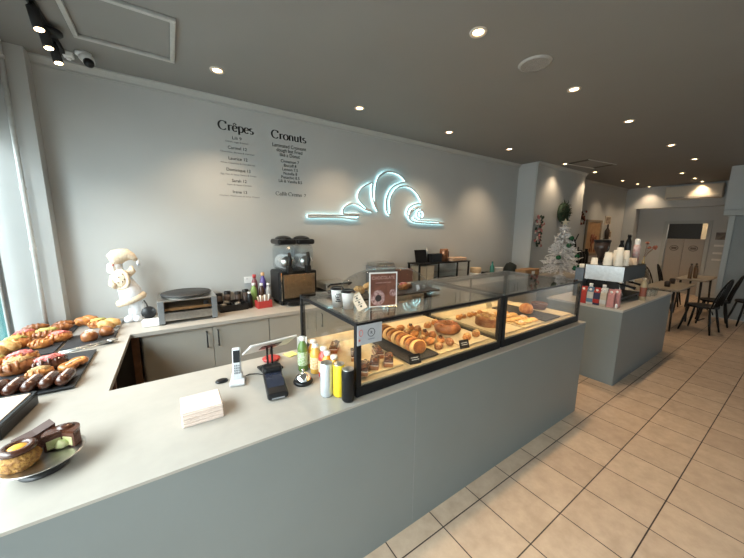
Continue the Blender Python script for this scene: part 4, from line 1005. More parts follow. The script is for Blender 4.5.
# crepe maker
t = thing('crepe_maker', 'square steel crepe maker with a round black hotplate', 'crepe maker', (-0.145, 3.055, ZT), R(1))
Wd, Dp = 0.452, 0.42
b = B(); b.box(0, Wd, 0.0, Dp, 0.03, 0.045, 0.003); b.box(0, 0.012, 0, Dp, 0.045, 0.2, 0.002); b.box(Wd - 0.012, Wd, 0, Dp, 0.045, 0.2, 0.002); b.box(0.012, Wd - 0.012, Dp - 0.012, Dp, 0.045, 0.2); b.box(0, Wd, 0, Dp, 0.2, 0.212, 0.003)
b.box(0.03, Wd - 0.03, 0.0, 0.01, 0.045, 0.10, 0.002)
b.ob('steel_body', STEEL, t)
for x in (0, Wd - 0.045): bx('front_bracket', GREYM, x, x + 0.045, -0.006, 0.012, 0.01, 0.205, t, 0.003)
for x in (0.03, Wd - 0.03):
    for y in (0.03, Dp - 0.03): B().cyl((x, y, 0), 0.016, 0.03).ob('foot', BLACK, t)
bx('element_housing', mat('burnt_copper', (0.30, 0.16, 0.07), 0.4, metal=0.6), 0.03, Wd - 0.03, 0.03, Dp - 0.03, 0.11, 0.135, t, 0.004)
bx('control_knob', BLACK, Wd - 0.11, Wd - 0.075, -0.012, 0.012, 0.145, 0.18, t, 0.006)
B().lathe([(0, 0.212), (0.17, 0.212), (0.175, 0.216), (0.175, 0.222)], (Wd / 2, Dp / 2, 0), 48).ob('plate_collar', STEEL, t)
B().lathe([(0, 0.222), (0.2, 0.223), (0.205, 0.229), (0.2, 0.238), (0, 0.240)], (Wd / 2, Dp / 2, 0), 48).ob('hotplate', mat('cast_iron', (0.018, 0.019, 0.02), 0.5, bump=0.2), t)
# power socket on the wall behind
t = thing('power_outlet', 'white double power outlet on the back wall above the black organiser', 'power outlet', (0.70, YW - 0.001, 1.16))
bx('outlet_plate', WHITE, -0.058, 0.058, -0.01, 0, -0.036, 0.036, t, 0.003)
for x in (-0.03, 0.03): bx('switch', mat('switch_grey', (0.6, 0.6, 0.6), 0.4), x - 0.008, x + 0.008, -0.014, -0.0095, 0.008, 0.026, t, 0.001)
# organiser tray
t = thing('utensil_organiser', 'black open organiser tray with compartments beside the crepe maker', 'organiser', (0.345, 3.22, ZT), R(4))
b = B(); b.box(0, 0.27, 0, 0.25, 0, 0.01, 0.003)
for a in ((0, 0.27, 0, 0.008), (0, 0.27, 0.242, 0.25), (0, 0.008, 0.008, 0.242), (0.262, 0.27, 0.008, 0.242), (0.13, 0.136, 0.008, 0.242), (0.008, 0.262, 0.12, 0.126)): b.box(a[0], a[1], a[2], a[3], 0.01, 0.065, 0.002)
b.ob('tray_body', BLACK, t)
DKB = mat('dark_brown_box', (0.045, 0.028, 0.02), 0.5, var=0.3)
for k, (x, lb) in enumerate(((0.375, 'leftmost dark canister standing behind the organiser tray'), (0.455, 'second dark canister from the left behind the organiser tray'), (0.56, 'third dark canister from the left behind the organiser tray'), (0.64, 'rightmost dark canister behind the organiser tray'))):
    t = thing('spice_canister', lb, 'canister', (x, 3.508, ZT), 0, 'dark canisters behind the organiser')
    B().lathe([(0, 0), (0.03, 0), (0.032, 0.004), (0.032, 0.12 + 0.015 * (k % 2)), (0, 0.12 + 0.015 * (k % 2))], seg=20).ob('canister_body', DKB, t)
    B().lathe([(0.033, 0.1205 + 0.015 * (k % 2)), (0.033, 0.145 + 0.015 * (k % 2)), (0, 0.148 + 0.015 * (k % 2))], seg=20).ob('canister_lid', BLACK, t)
for k, (x, y, lb) in enumerate(((0.385, 3.29, 'small steel jar in the near left compartment of the organiser'), (0.52, 3.30, 'small steel jar in the near right compartment of the organiser'), (0.43, 3.41, 'small steel jar in the far compartment of the organiser'))):
    o = B().lathe([(0, 0.0), (0.03, 0), (0.03, 0.06), (0.026, 0.062), (0.026, 0.02), (0, 0.02)], seg=20).ob('sauce_jar', mat('tinted_steel', (0.3, 0.28, 0.25), 0.35, metal=0.7))
    tag(o, lb, 'jar', 'small jars in the organiser', (x, y, ZT + 0.0105))
# red box with squeeze bottles
t = thing('condiment_basket', 'small red open basket on the back worktop before the squeeze bottles', 'basket', (0.70, 3.19, ZT), R(6))
b = B(); b.box(0, 0.15, 0, 0.11, 0, 0.006)
for a in ((0, 0.15, 0, 0.006), (0, 0.15, 0.104, 0.11), (0, 0.006, 0.006, 0.104), (0.144, 0.15, 0.006, 0.104)): b.box(*a, 0.006, 0.075, 0.002)
b.ob('basket_body', MATS['red_plastic'], t)
for k in range(6): b = B().tube([(0.03 + 0.018 * k, 0.05 + 0.01 * (k % 3), 0.008), (0.02 + 0.024 * k, 0.06, 0.12 + 0.01 * (k % 2))], [0.007, 0.010], 8).ob('sachet_stick', PAPER if k % 2 else mat('kraft_stick', (0.45, 0.34, 0.24), 0.7), t)
SQ = [(0.70, 3.36, 0.034, 0.25, mat('lime_label', (0.2, 0.3, 0.08), 0.5), WHITE, 'green-labelled squeeze bottle behind the red basket'), (0.78, 3.36, 0.032, 0.24, mat('dark_syrup', (0.06, 0.025, 0.015), 0.25), WHITE, 'dark sauce squeeze bottle in the middle behind the red basket'),
      (0.855, 3.36, 0.032, 0.235, mat('grey_bottle', (0.35, 0.33, 0.32), 0.4), WHITE, 'grey squeeze bottle at the right behind the red basket'), (0.73, 3.45, 0.034, 0.33, mat('pinkred_bottle', (0.22, 0.07, 0.07), 0.4), mat('red_cap', (0.5, 0.05, 0.05), 0.4), 'tall red-capped bottle at the back left of the bottle group'),
      (0.82, 3.45, 0.034, 0.345, mat('violet_bottle', (0.12, 0.08, 0.3), 0.35), mat('orange_cap', (0.7, 0.4, 0.2), 0.4), 'tall violet bottle with orange cap at the back of the bottle group'), (0.64, 3.30, 0.03, 0.17, BLACK, WHITE, 'short black bottle left of the red basket')]
for x, y, r, h, m, cm, lb in SQ: bottle('squeeze_bottle', lb, 'bottle', x, y, r, h, m, cm, None, 'sauce bottles round the red basket')
# slush machine
t = thing('slush_machine', 'black and steel twin-bowl slush machine on the back worktop', 'slush machine', (0.925, 3.175, ZT)); t.scale = (1, 1, 1.03)
Wd, Dp = 0.44, 0.36
b = B(); b.box(0.0, Wd, 0.02, Dp, 0.03, 0.36, 0.02); b.ob('housing', BLACK, t)
bx('front_panel', mat('bronze_steel', (0.42, 0.34, 0.26), 0.25, metal=1, var=0.1), 0.05, Wd - 0.03, 0.008, 0.02, 0.07, 0.33, t, 0.004)
bx('side_trim', CHROME, 0.022, 0.032, 0.012, 0.0199, 0.05, 0.35, t)
bx('drip_tray', BLKM, 0.06, Wd - 0.05, -0.09, 0.0079, 0.02, 0.05, t, 0.006)
for x in (0.04, Wd - 0.04):
    for y in (0.05, Dp - 0.05): B().cyl((x, y, 0), 0.018, 0.03).ob('foot', BLACK, t)
for x in (0.115, 0.325):
    bw = bx('bowl', CLEAR, x - 0.095, x + 0.095, 0.03, 0.33, 0.365, 0.64, t, 0.045)
    B().lathe([(0, -0.13), (0.055, -0.13), (0.06, -0.12), (0.06, 0.12), (0, 0.13)], M=tr(x, 0.18, 0.455) @ rot('X', R(90)), seg=28).ob('freezer_drum', STEEL, bw)
    B().tube([(x + 0.075 * math.cos(k * .6), 0.05 + 0.006 * k, 0.455 + 0.075 * math.sin(k * .6)) for k in range(44)], 0.006, 6).ob('auger', WHITE, bw)
    lid = B(); lid.box(x - 0.103, x + 0.103, 0.02, 0.34, 0.642, 0.70, 0.022); lid.blob((x, 0.18, 0.70), (0.085, 0.14, 0.035), 0, sub=3); lid.ob('bowl_lid', BLACK, t)
    tp = B(); tp.box(x - 0.025, x + 0.025, -0.035, 0.04, 0.35, 0.42, 0.006); tp.tube([(x, -0.02, 0.41), (x, -0.03, 0.48), (x, -0.005, 0.56)], [0.014, 0.02, 0.016], 10); tp.ob('dispensing_tap', BLACK, t)
# black press behind the cups
t = thing('sandwich_press', 'black sandwich press with steel lid to the right of the slush machine', 'sandwich press', (1.47, 3.2, ZT))
bx('press_base', BLACK, 0, 0.36, 0, 0.32, 0.015, 0.1, t, 0.01); bx('press_lid', STEEL, 0.01, 0.35, 0.01, 0.31, 0.106, 0.19, t, 0.02)
B().tube([(0.04, 0.02, 0.15), (0.04, -0.06, 0.19), (0.32, -0.06, 0.19), (0.32, 0.02, 0.15)], 0.011).ob('press_handle', BLKM, t)
for x in (0.04, 0.32):
    for y in (0.04, 0.28): B().cyl((x, y, 0), 0.014, 0.0152).ob('foot', BLACK, t)
# grey oven
t = thing('countertop_oven', 'grey countertop oven with a silver lid behind the cake dome', 'oven', (2.24, 3.28, ZT)); t.scale = (0.85, 1, 1)
bx('oven_body', mat('oven_grey', (0.17, 0.18, 0.19), 0.4), 0, 0.40, 0, 0.25, 0.01, 0.34, t, 0.01); bx('oven_top', STEEL, 0.03, 0.39, 0.01, 0.24, 0.341, 0.385, t, 0.012)
bx('oven_window', DARK, 0.04, 0.3, -0.004, 0.001, 0.06, 0.26, t, 0.002); B().tube([(0.05, -0.002, 0.29), (0.05, -0.03, 0.29), (0.29, -0.03, 0.29), (0.29, -0.002, 0.29)], 0.006).ob('oven_handle', CHROME, t)
bx('oven_foot', BLACK, 0.02, 0.38, 0.02, 0.23, 0, 0.0101, t)
tag(B().box(0, 0.3, 0, 0.2, 0, 0.27, 0.006).ob('tea_chest', mat('red_brown_box', (0.16, 0.06, 0.04), 0.5)), 'reddish brown box between the grey oven and the small glass case', 'box', loc=(2.62, 3.3, ZT))
# small black-framed glass case
t = thing('countertop_cabinet', 'small black-framed glass cabinet on the back worktop', 'glass cabinet', (3.02, 3.27, ZT))
Wd, Dp, Hh = 1.13, 0.26, 0.32
b = B()
for x in (0, Wd - 0.022):
    for y in (0, Dp - 0.022): b.box(x, x + 0.022, y, y + 0.022, 0, Hh)
b.box(0.4, 0.418, 0, 0.018, 0.02, Hh)
b.box(0.022, Wd - 0.022, 0, 0.02, 0, 0.02); b.box(0.022, Wd - 0.022, Dp - 0.02, Dp, 0, 0.02)
b.ob('frame', BLKM, t)
bx('cabinet_top', BLKM, -0.01, Wd + 0.01, -0.01, Dp + 0.005, Hh + 0.0005, Hh + 0.018, t, 0.003)
bx('cabinet_floor', STEEL, 0.022, Wd - 0.022, 0.02, Dp - 0.02, 0.004, 0.012, t)
bx('glass_shelf', GLASS, 0.43, Wd - 0.03, 0.03, Dp - 0.03, 0.17, 0.176, t); bx('front_glass', GLASS, 0.42, Wd - 0.024, 0.004, 0.008, 0.021, Hh - 0.001, t)
BG = mat('beige_carton', (0.48, 0.42, 0.32), 0.7)
CGR = 'beige cartons in the small glass cabinet'
for k, (x, z, lb) in enumerate(((3.05, 0.0125, 'lower left beige carton in the small glass cabinet'), (3.215, 0.0125, 'lower second beige carton in the small glass cabinet'), (3.05, 0.155, 'upper left beige carton in the small glass cabinet'), (3.215, 0.155, 'upper second beige carton in the small glass cabinet'))):
    b = B(); b.box(0, 0.15, 0, 0.18, 0, 0.14, 0.004); tag(b.ob('carton_box', BG), lb, 'box', CGR, (x, 3.31, ZT + z))
tag(B().box(0, 0.5, 0, 0.16, 0, 0.06, 0.006).ob('black_tray', BLACK), 'low black tray inside the small glass cabinet', 'tray', loc=(3.45, 3.32, ZT + 0.0125))
ZQ = ZT + 0.3185 + 0.020
t = thing('tablet_screen', 'black tablet leaning on the top left of the small glass cabinet', 'tablet', (3.18, 3.40, ZQ), R(-6))
B().box(-0.11, 0.11, -0.006, 0.006, 0.003, 0.2, 0.004, M=rot('X', R(-14))).ob('tablet_body', BLACK, t); bx('tablet_stand', BLKM, -0.05, 0.05, -0.02, 0.08, 0, 0.006, t)
tag(B().box(-0.11, 0.11, -0.05, 0.05, 0, 0.13, 0.006).ob('receipt_printer', BLACK), 'small black printer beside the leaning tablet on the glass cabinet', 'printer', loc=(3.46, 3.40, ZQ))
tag(B().lathe([(0, 0), (0.03, 0), (0.033, 0.005), (0.033, 0.17), (0.026, 0.19), (0.012, 0.195), (0.012, 0.22), (0, 0.222)]).ob('steel_shaker', STEEL), 'steel shaker behind the small black printer on the glass cabinet', 'shaker', loc=(3.36, 3.49, ZQ))
t = thing('copper_canister', 'copper-coloured canister on the glass cabinet right of the printer', 'canister', (3.66, 3.40, ZQ))
B().lathe([(0, 0), (0.07, 0), (0.07, 0.19), (0.062, 0.2), (0, 0.2)], seg=28).ob('canister_body', mat('copper', (0.42, 0.2, 0.11), 0.3, metal=0.8), t)
B().tube([(0.065, 0, 0.17), (0.11, 0, 0.15), (0.11, 0, 0.06), (0.067, 0, 0.04)], 0.008).ob('canister_handle', BLKM, t)
t = thing('pastry_carton', 'flat peach-coloured carton on the right end of the glass cabinet', 'box', (3.78, 3.31, ZQ), R(3))
bx('carton_base', mat('peach_card', (0.62, 0.42, 0.29), 0.7), 0, 0.36, 0, 0.18, 0, 0.035, t, 0.003); B().box(-0.002, 0.362, -0.002, 0.182, 0.0355, 0.05, 0.003, M=rot('X', R(0))).ob('carton_lid', MATS['peach_card'], t)
# tubs, bottle, bag, box further along
for x, lb in ((4.44, 'white tub with a wooden lid beside the small glass cabinet'),):
    t = thing('storage_tub', lb, 'tub', (x, 3.36, ZT))
    B().lathe([(0, 0), (0.085, 0), (0.09, 0.1), (0, 0.1)], seg=28).ob('tub_body', WHITE, t); B().cyl((0, 0, 0.1005), 0.095, 0.09, bev=0.006).ob('tub_lid', mat('pale_wood', (0.5, 0.36, 0.22), 0.6), t)
t = thing('teal_bottle', 'slim teal bottle standing before the back wall near the pier', 'bottle', (5.0, 3.42, ZT))
B().lathe([(0, 0), (0.04, 0), (0.042, 0.01), (0.04, 0.16), (0.015, 0.21), (0.014, 0.24)], seg=20).ob('bottle_body', mat('teal_glass', (0.05, 0.22, 0.18), 0.2), t); B().cyl((0, 0, 0.24), 0.016, 0.025).ob('cap', MATS['teal_glass'], t)
coffee_cup('white lidless crock on the back worktop near the pier', 5.18, 3.40, ZT, 0.15, 0.08, False)
for x, y, lb, m, r, h in ((4.66, 3.35, 'brown jar beside the wooden-lidded tub', DKB, 0.05, 0.1), (4.80, 3.38, 'pale jar between the tub and the teal bottle', PAPER, 0.05, 0.09), (4.9, 3.3, 'short red jar before the teal bottle', MATS['red_plastic'], 0.04, 0.07)):
    t = thing('storage_jar', lb, 'jar', (x, y, ZT), 0, 'jars along the back worktop')
    B().lathe([(0, 0), (r, 0), (r, h * .8), (r * .8, h * .85), (0, h * .85)], seg=20).ob('jar_body', m, t); B().cyl((0, 0, h * .852), r * .85, h * .16).ob('jar_lid', BLKM, t)
o = B().blob((0, 0, 0.085), (0.15, 0.1, 0.15), 0.18, 2.5, 11).ob('black_bag', mat('black_fabric', (0.012, 0.016, 0.014), 0.85, bump=0.5)); tag(o, 'slumped black cloth bag on the back worktop by the pier', 'bag', loc=(5.45, 3.33, ZT))
t = thing('cardboard_box', 'low brown cardboard box with white label in front of the pier', 'box', (5.33, 2.96, ZT), R(-3))
KR = mat('cardboard', (0.33, 0.19, 0.09), 0.8, var=0.12); bx('box_body', KR, 0, 0.44, 0, 0.2, 0, 0.13, t, 0.002); bx('box_flap', KR, -0.01, 0.45, -0.03, 0.06, 0.131, 0.135, t); bx('box_label', PAPER, 0.2, 0.3, -0.0015, 0, 0.04, 0.1, t)

# ================================================================== COFFEE COUNTER
ZC2 = 0.8805
t = thing('espresso_machine', 'wide steel and black espresso machine on the coffee counter', 'espresso machine', (4.42, 1.27, ZC2))
Lx, Ly = 0.78, 0.40
bx('upper_body', BLKM, 0.012, Lx, 0, Ly, 0.255, 0.43, t, 0.008)
bx('side_panel', mat('polished_panel', (0.68, 0.72, 0.76), 0.3, metal=0.7), 0.0, 0.0115, 0.0, Ly, 0.25, 0.435, t, 0.003)
bx('rear_body', BLKM, 0.05, Lx - 0.05, 0.17, Ly - 0.01, 0.06, 0.2545, t, 0.01)
bx('base_tray', BLKM, 0.02, Lx - 0.02, 0.01, Ly - 0.01, 0.025, 0.0595, t, 0.006)
for x in (0.06, Lx - 0.06):
    for y in (0.05, Ly - 0.05): B().cyl((x, y, 0), 0.02, 0.026).ob('foot', BLACK, t)
for x in (0.22, 0.55):
    g = B().lathe([(0, 0), (0.035, 0), (0.038, 0.01), (0.038, 0.045), (0, 0.045)], (x, 0.09, 0.2095), 20).ob('group_head', CHROME, t)
    B().tube([(x, 0.09, 0.205), (x, 0.04, 0.195), (x, -0.07, 0.17)], [0.02, 0.012, 0.017], 10).ob('portafilter', BLACK, g)
B().tube([(0.05, 0.05, 0.25), (0.05, 0.03, 0.15), (0.06, 0.0, 0.09)], 0.005).ob('steam_wand', CHROME, t)
ZM = ZC2 + 0.4355
def cup_stack(x, y, z, n, r, h, m, lb, grp):
    for k in range(n):
        b = B(); b.lathe([(r, 0), (r * 1.03, 0.003), (r * .98, 0.006), (r * .72, h), (0, h)], seg=22)
        o = b.ob('paper_cup', m); tag(o, lb, 'paper cup', grp, (x, y, z + k * h * 0.24))
PC = mat('paper_cup_ivory', (0.72, 0.69, 0.62), 0.6, var=0.02); TC = mat('kraft_cup', (0.52, 0.42, 0.32), 0.6)
cup_stack(4.52, 1.475, ZM, 3, 0.047, 0.11, PC, 'ivory paper cup in the left stack on the espresso machine', 'left cup stack on the espresso machine')
cup_stack(4.62, 1.43, ZM, 4, 0.040, 0.11, PC, 'ivory paper cup in the stack behind the tallest on the espresso machine', 'second cup stack on the espresso machine')
cup_stack(4.525, 1.365, ZM, 5, 0.044, 0.115, PC, 'ivory paper cup in the tallest stack on the espresso machine', 'tallest cup stack on the espresso machine')
cup_stack(4.64, 1.335, ZM, 4, 0.038, 0.11, PC, 'ivory paper cup in the right narrow stack on the espresso machine', 'right cup stack on the espresso machine')
for k, (x, y, lb) in enumerate(((4.78, 1.34, 'tan paper cup upside down, left of the two short cups on the espresso machine'), (4.86, 1.315, 'tan paper cup upside down, right of the two short cups on the espresso machine'))):
    o = B().lathe([(0.04, 0), (0.041, 0.003), (0.039, 0.006), (0.030, 0.09), (0, 0.09)], seg=22).ob('paper_cup', TC); tag(o, lb, 'paper cup', 'short tan cups on the espresso machine', (x, y, ZM))
o = B().lathe([(0.04, 0), (0.041, 0.003), (0.038, 0.006), (0.030, 0.085), (0, 0.085)], seg=22).ob('paper_cup', PC); tag(o, 'single ivory paper cup at the left end of the espresso machine top', 'paper cup', None, (4.50, 1.61, ZM))
# dark bottles, cream canister, vase on the machine
for x, y, h, lb in ((5.10, 1.46, 0.38, 'taller black bottle on the far end of the espresso machine'), (5.06, 1.52, 0.30, 'shorter black bottle on the far end of the espresso machine')):
    bottle('black_bottle', lb, 'bottle', x, y, 0.036, h, BLACK, BLACK, None, 'black bottles on the espresso machine', ZM)
t = thing('cream_canister', 'pink and white spray canister on the espresso machine', 'canister', (5.09, 1.365, ZM))
B().lathe([(0, 0), (0.037, 0), (0.038, 0.22), (0.028, 0.25), (0, 0.25)], seg=22).ob('canister_body', mat('pink_can', (0.62, 0.30, 0.28), 0.4, col2=(0.75, 0.62, 0.6), scale=22), t); B().lathe([(0.028, 0.25), (0.028, 0.31), (0.018, 0.325), (0, 0.325)], seg=20).ob('canister_cap', WHITE, t)
t = thing('dried_flower_vase', 'slim vase of reddish dried flowers at the far end of the espresso machine', 'vase', (5.13, 1.288, ZM))
B().lathe([(0, 0), (0.016, 0), (0.018, 0.02), (0.008, 0.08), (0.010, 0.1)], seg=16).ob('vase_body', mat('amber_glass', (0.4, 0.28, 0.12), 0.2), t)
random.seed(4)
for k in range(7):
    dx, dy, dz = random.uniform(0.0, 0.08), random.uniform(-0.10, 0.03), random.uniform(0.18, 0.30)
    s_ = B().tube([(0, 0, 0.08), (dx * .4, dy * .4, dz * .7), (dx, dy, dz)], 0.002, 5).ob('flower_stem', WOODB, t)
    B().blob((dx, dy, dz), (0.022, 0.022, 0.016), 0.4, 3, k, sub=2, flat=False).ob('flower_head', mat('dried_red', (0.22, 0.05, 0.035), 0.8, col2=(0.3, 0.12, 0.07), scale=60), s_)
# grinder behind
t = thing('coffee_grinder', 'black coffee grinder with a dark funnel hopper behind the cup stacks', 'coffee grinder', (5.33, 1.835, ZC2)); t.scale = (0.9, 0.9, 1)
bx('grinder_body', BLKM, -0.09, 0.09, -0.06, 0.06, 0.02, 0.44, t, 0.02); bx('grinder_base', BLKM, -0.11, 0.11, -0.062, 0.062, 0, 0.0199, t, 0.004)
B().lathe([(0, 0.441), (0.05, 0.441), (0.055, 0.50), (0.105, 0.60), (0.11, 0.70), (0, 0.70)], seg=28).ob('hopper', mat('smoky_hopper', (0.05, 0.035, 0.03), 0.15), t); B().lathe([(0, 0.7005), (0.118, 0.7005), (0.118, 0.73), (0, 0.735)], seg=28).ob('hopper_lid', BLACK, t)
t = thing('milk_jug_station', 'blue-grey metal box with a white cup beside the espresso machine', 'box', (4.42, 1.685, ZC2))
bx('station_body', mat('blue_grey_metal', (0.14, 0.17, 0.21), 0.35, metal=0.4), 0, 0.25, 0, 0.1, 0, 0.38, t, 0.008); B().lathe([(0.028, 0.381), (0.03, 0.43), (0, 0.43)], (0.06, 0.05, 0), 18).ob('station_cup', PC, t)
# cartons in front
def carton(x, y, m1, m2, lb, h=0.205):
    t = thing('milk_carton', lb, 'carton', (x, y, ZC2), R(random.uniform(-5, 5)), 'milk cartons before the espresso machine')
    s_ = 0.0305
    b = B(); b.box(-s_, s_, -s_, s_, 0, h * .72, 0.002); b.ob('carton_body', m1, t)
    b = B(); a = [b.bm.verts.new(p) for p in ((-s_, -s_, h * .721), (s_, -s_, h * .721), (s_, s_, h * .721), (-s_, s_, h * .721), (0, -s_, h * .9), (0, s_, h * .9))]
    for f in ((0, 1, 2, 3), (0, 4, 1), (3, 2, 5), (1, 4, 5, 2), (0, 3, 5, 4)): b.bm.faces.new([a[i] for i in f])
    b.box(-0.002, 0.002, -s_, s_, h * .89, h); b.ob('gable_top', m2, t)
    B().lathe([(0.012, 0), (0.012, 0.014), (0, 0.014)], M=tr(-0.014, 0, h * .83) @ rot('Y', R(-45)), seg=14).ob('screw_cap', WHITE, t)
    bx('printed_band', m2, -s_ - 0.0008, s_ + 0.0008, -s_ - 0.0008, s_ + 0.0008, h * .12, h * .34, t)
RC, BC, NC, CC, PKC = mat('carton_red', (0.36, 0.025, 0.018), 0.45), mat('carton_blue', (0.09, 0.18, 0.28), 0.45), mat('carton_navy', (0.02, 0.025, 0.07), 0.45), mat('carton_cream', (0.48, 0.41, 0.32), 0.5), mat('carton_pink', (0.46, 0.2, 0.19), 0.5)
PWH = mat('carton_white', (0.5, 0.49, 0.47), 0.5)
random.seed(2)
carton(4.095, 1.53, RC, RC, 'red milk carton at the left end of the row'); carton(4.10, 1.462, PWH, BC, 'blue and white milk carton, second from the left'); carton(4.105, 1.395, NC, RC, 'navy carton with red top in the middle of the row'); carton(4.11, 1.328, CC, PWH, 'cream milk carton left of the pink ones', 0.215)
carton(4.115, 1.262, PKC, PKC, 'pink milk carton at the front of the row'); carton(4.18, 1.232, PKC, PKC, 'pink milk carton half hidden behind the front pink one')
for x, y, lb in ((4.165, 1.49, 'white plastic milk jug behind the red and blue cartons'), (4.175, 1.36, 'white plastic milk jug behind the navy and cream cartons')):
    bottle('milk_jug', lb, 'jug', x, y, 0.034, 0.235, WHITE, WHITE, None, 'white milk jugs behind the cartons', ZC2)
o = B().lathe([(0, 0), (0.012, 0), (0.012, 0.04), (0.005, 0.05), (0, 0.05)], seg=14).ob('dropper_bottle', WHITE); tag(o, 'tiny white bottle at the counter edge before the pink carton', 'bottle', loc=(4.10, 1.205, ZC2))
t = bottle('syrup_bottle', 'cream syrup bottle with red band on the right of the coffee counter', 'bottle', 4.88, 1.185, 0.034, 0.285, mat('cream_bottle', (0.42, 0.33, 0.20), 0.4), CC, mat('rust_band', (0.25, 0.07, 0.04), 0.5), None, ZC2)
for k, (x, y, lb) in enumerate(((5.25, 1.22, 'clear glass tumbler left of the three at the far end of the coffee counter'), (5.36, 1.2, 'clear glass tumbler in the middle of the three on the coffee counter'), (5.48, 1.21, 'clear glass tumbler farthest along the coffee counter'))):
    o = B().lathe([(0, 0), (0.03, 0), (0.035, 0.1), (0.033, 0.1), (0.028, 0.006), (0, 0.006)], seg=20).ob('glass_tumbler', CLEAR); tag(o, lb, 'glass', 'glass tumblers on the coffee counter', (x, y, ZC2))
tag(B().box(-0.09, 0.09, -0.06, 0.06, 0, 0.16, 0.004).ob('kraft_box', mat('kraft_beige', (0.38, 0.30, 0.21), 0.7)), 'beige box standing at the far end of the coffee counter', 'box', loc=(5.72, 1.42, ZC2))

# ================================================================== CHRISTMAS TREE, WALL DECOR
t = thing('christmas_tree', 'small white tinsel christmas tree with green baubles on the bench', 'christmas tree', (6.15, 2.74, 0.8605))
TIN = mat('white_tinsel', (0.9, 0.89, 0.88), 0.6, col2=(0.78, 0.76, 0.77), scale=40)
b = B(); random.seed(7)
for lv in range(11):
    z = 0.13 + lv * 0.078; rr = 0.36 * (1 - lv / 11.6) + 0.03
    for k in range(int(20 - lv * 1.3)):
        a = k * 2.399 + lv; r1 = rr * random.uniform(0.7, 1.08)
        p0 = Vector((0.02 * math.cos(a), 0.02 * math.sin(a), z + 0.06)); p1 = Vector((r1 * math.cos(a), r1 * math.sin(a), z - 0.02 + random.uniform(-.03, .04)))
        b.tube([p0, p0.lerp(p1, .5) + Vector((0, 0, 0.01)), p1], [0.008, 0.008, 0.003], 4)
        for j in range(7):
            c = p0.lerp(p1, 0.35 + 0.11 * j); d = Vector((random.uniform(-1, 1), random.uniform(-1, 1), random.uniform(-.5, .9))).normalized() * random.uniform(0.03, 0.065)
            b.tube([c - d * .5, c + d], [0.012, 0.005], 3)
b.ob('branches', TIN, t)
B().tube([(0, 0, 0.02), (0, 0, 1.0)], [0.018, 0.006]).ob('trunk', MATS['white_tinsel'], t)
B().lathe([(0, 0), (0.11, 0), (0.1, 0.03), (0.03, 0.06), (0, 0.06)], seg=24).ob('tree_stand', mat('tree_stand_white', (0.6, 0.6, 0.6), 0.5), t)
GB_, = (mat('green_bauble', (0.01, 0.09, 0.035), 0.2),)
for a, z, rr in ((-2.2, 0.62, 0.19), (-1.55, 0.42, 0.26), (-2.9, 0.40, 0.27), (-1.0, 0.22, 0.30), (-2.0, 0.22, 0.33), (-1.5, 0.75, 0.13)):
    B().blob((rr * math.cos(a), rr * math.sin(a), z), (0.045, 0.045, 0.045), 0, sub=2, flat=False).ob('bauble', GB_, t)
b = B(); b.prism([((0.07 if k % 2 == 0 else 0.03) * math.cos(k * PI / 5 + PI / 2), (0.07 if k % 2 == 0 else 0.03) * math.sin(k * PI / 5 + PI / 2)) for k in range(10)], -0.008, 0.008, M=tr(0, 0, 1.04) @ rot('Z', R(-45)) @ rot('X', R(90))); b.ob('tree_star', mat('pale_gold', (0.7, 0.62, 0.45), 0.35), t)
# wreath
YP = 3.188
t = thing('green_wreath', 'dark green round wreath on the pier wall above the tree', 'wreath', (6.88, YP - 0.06, 2.12))
LEAFM = mat('pine_green', (0.012, 0.03, 0.016), 0.7, col2=(0.025, 0.055, 0.025), scale=60)
b = B(); random.seed(3)
b.tube([(0.13 * math.cos(k * PI / 14), 0, 0.15 * math.sin(k * PI / 14)) for k in range(28)], 0.055, 8, True)
for k in range(420):
    a = random.uniform(0, 2 * PI); c = Vector(((0.13 + random.uniform(-.12, .08)) * math.cos(a), random.uniform(-.06, .0), (0.15 + random.uniform(-.14, .08)) * math.sin(a))); d = Vector((random.uniform(-1, 1), random.uniform(-1, .2), random.uniform(-1, 1))).normalized() * 0.07
    b.tube([c, c + d], [0.008, 0.002], 3)
b.ob('wreath_needles', LEAFM, t)
b = B()
for k in range(16): b.blob((0.14 * math.cos(k * .9), -0.06, 0.15 * math.sin(k * .9)), (0.014, 0.014, 0.014), 0, sub=1, flat=False)
b.ob('pine_cones', mat('wreath_cones', (0.12, 0.07, 0.04), 0.7), t)
# garlands
def garland(name, lb, x, z, y, L, mlist, n, spread):
    t = thing(name, lb, 'garland', (x, y, z))
    B().tube([(0, -0.02, 0.0), (spread * .3, -0.03, -L * .3), (-spread * .3, -0.03, -L * .7), (0, -0.02, -L)], 0.006).ob('garland_cord', WOODB, t)
    for mi, (pn, m) in enumerate(mlist):
        b = B()
        for k in range(n):
            u = random.random(); b.blob((random.uniform(-1, 1) * spread, -0.04 + random.uniform(-.02, .02), -u * L), (0.03, 0.02, 0.03), 0.3, 3, k, sub=2, flat=False)
        b.ob(pn, m, t)
garland('rose_garland', 'hanging garland of pink and white roses on the pier wall left of the tree', 6.05, 2.02, YP, 0.58, (('pink_flowers', mat('dusty_rose', (0.42, 0.16, 0.15), 0.8)), ('white_flowers', mat('ivory_rose', (0.55, 0.48, 0.42), 0.8)), ('leaves', LEAFM)), 22, 0.12)
garland('berry_garland', 'hanging bunch of dried red berries on the rear side wall', 8.74, 2.26, YW - 0.002, 0.34, (('red_berries', mat('dried_berry', (0.22, 0.045, 0.03), 0.7)), ('dark_leaves', mat('dead_leaf', (0.10, 0.05, 0.03), 0.8))), 14, 0.15)
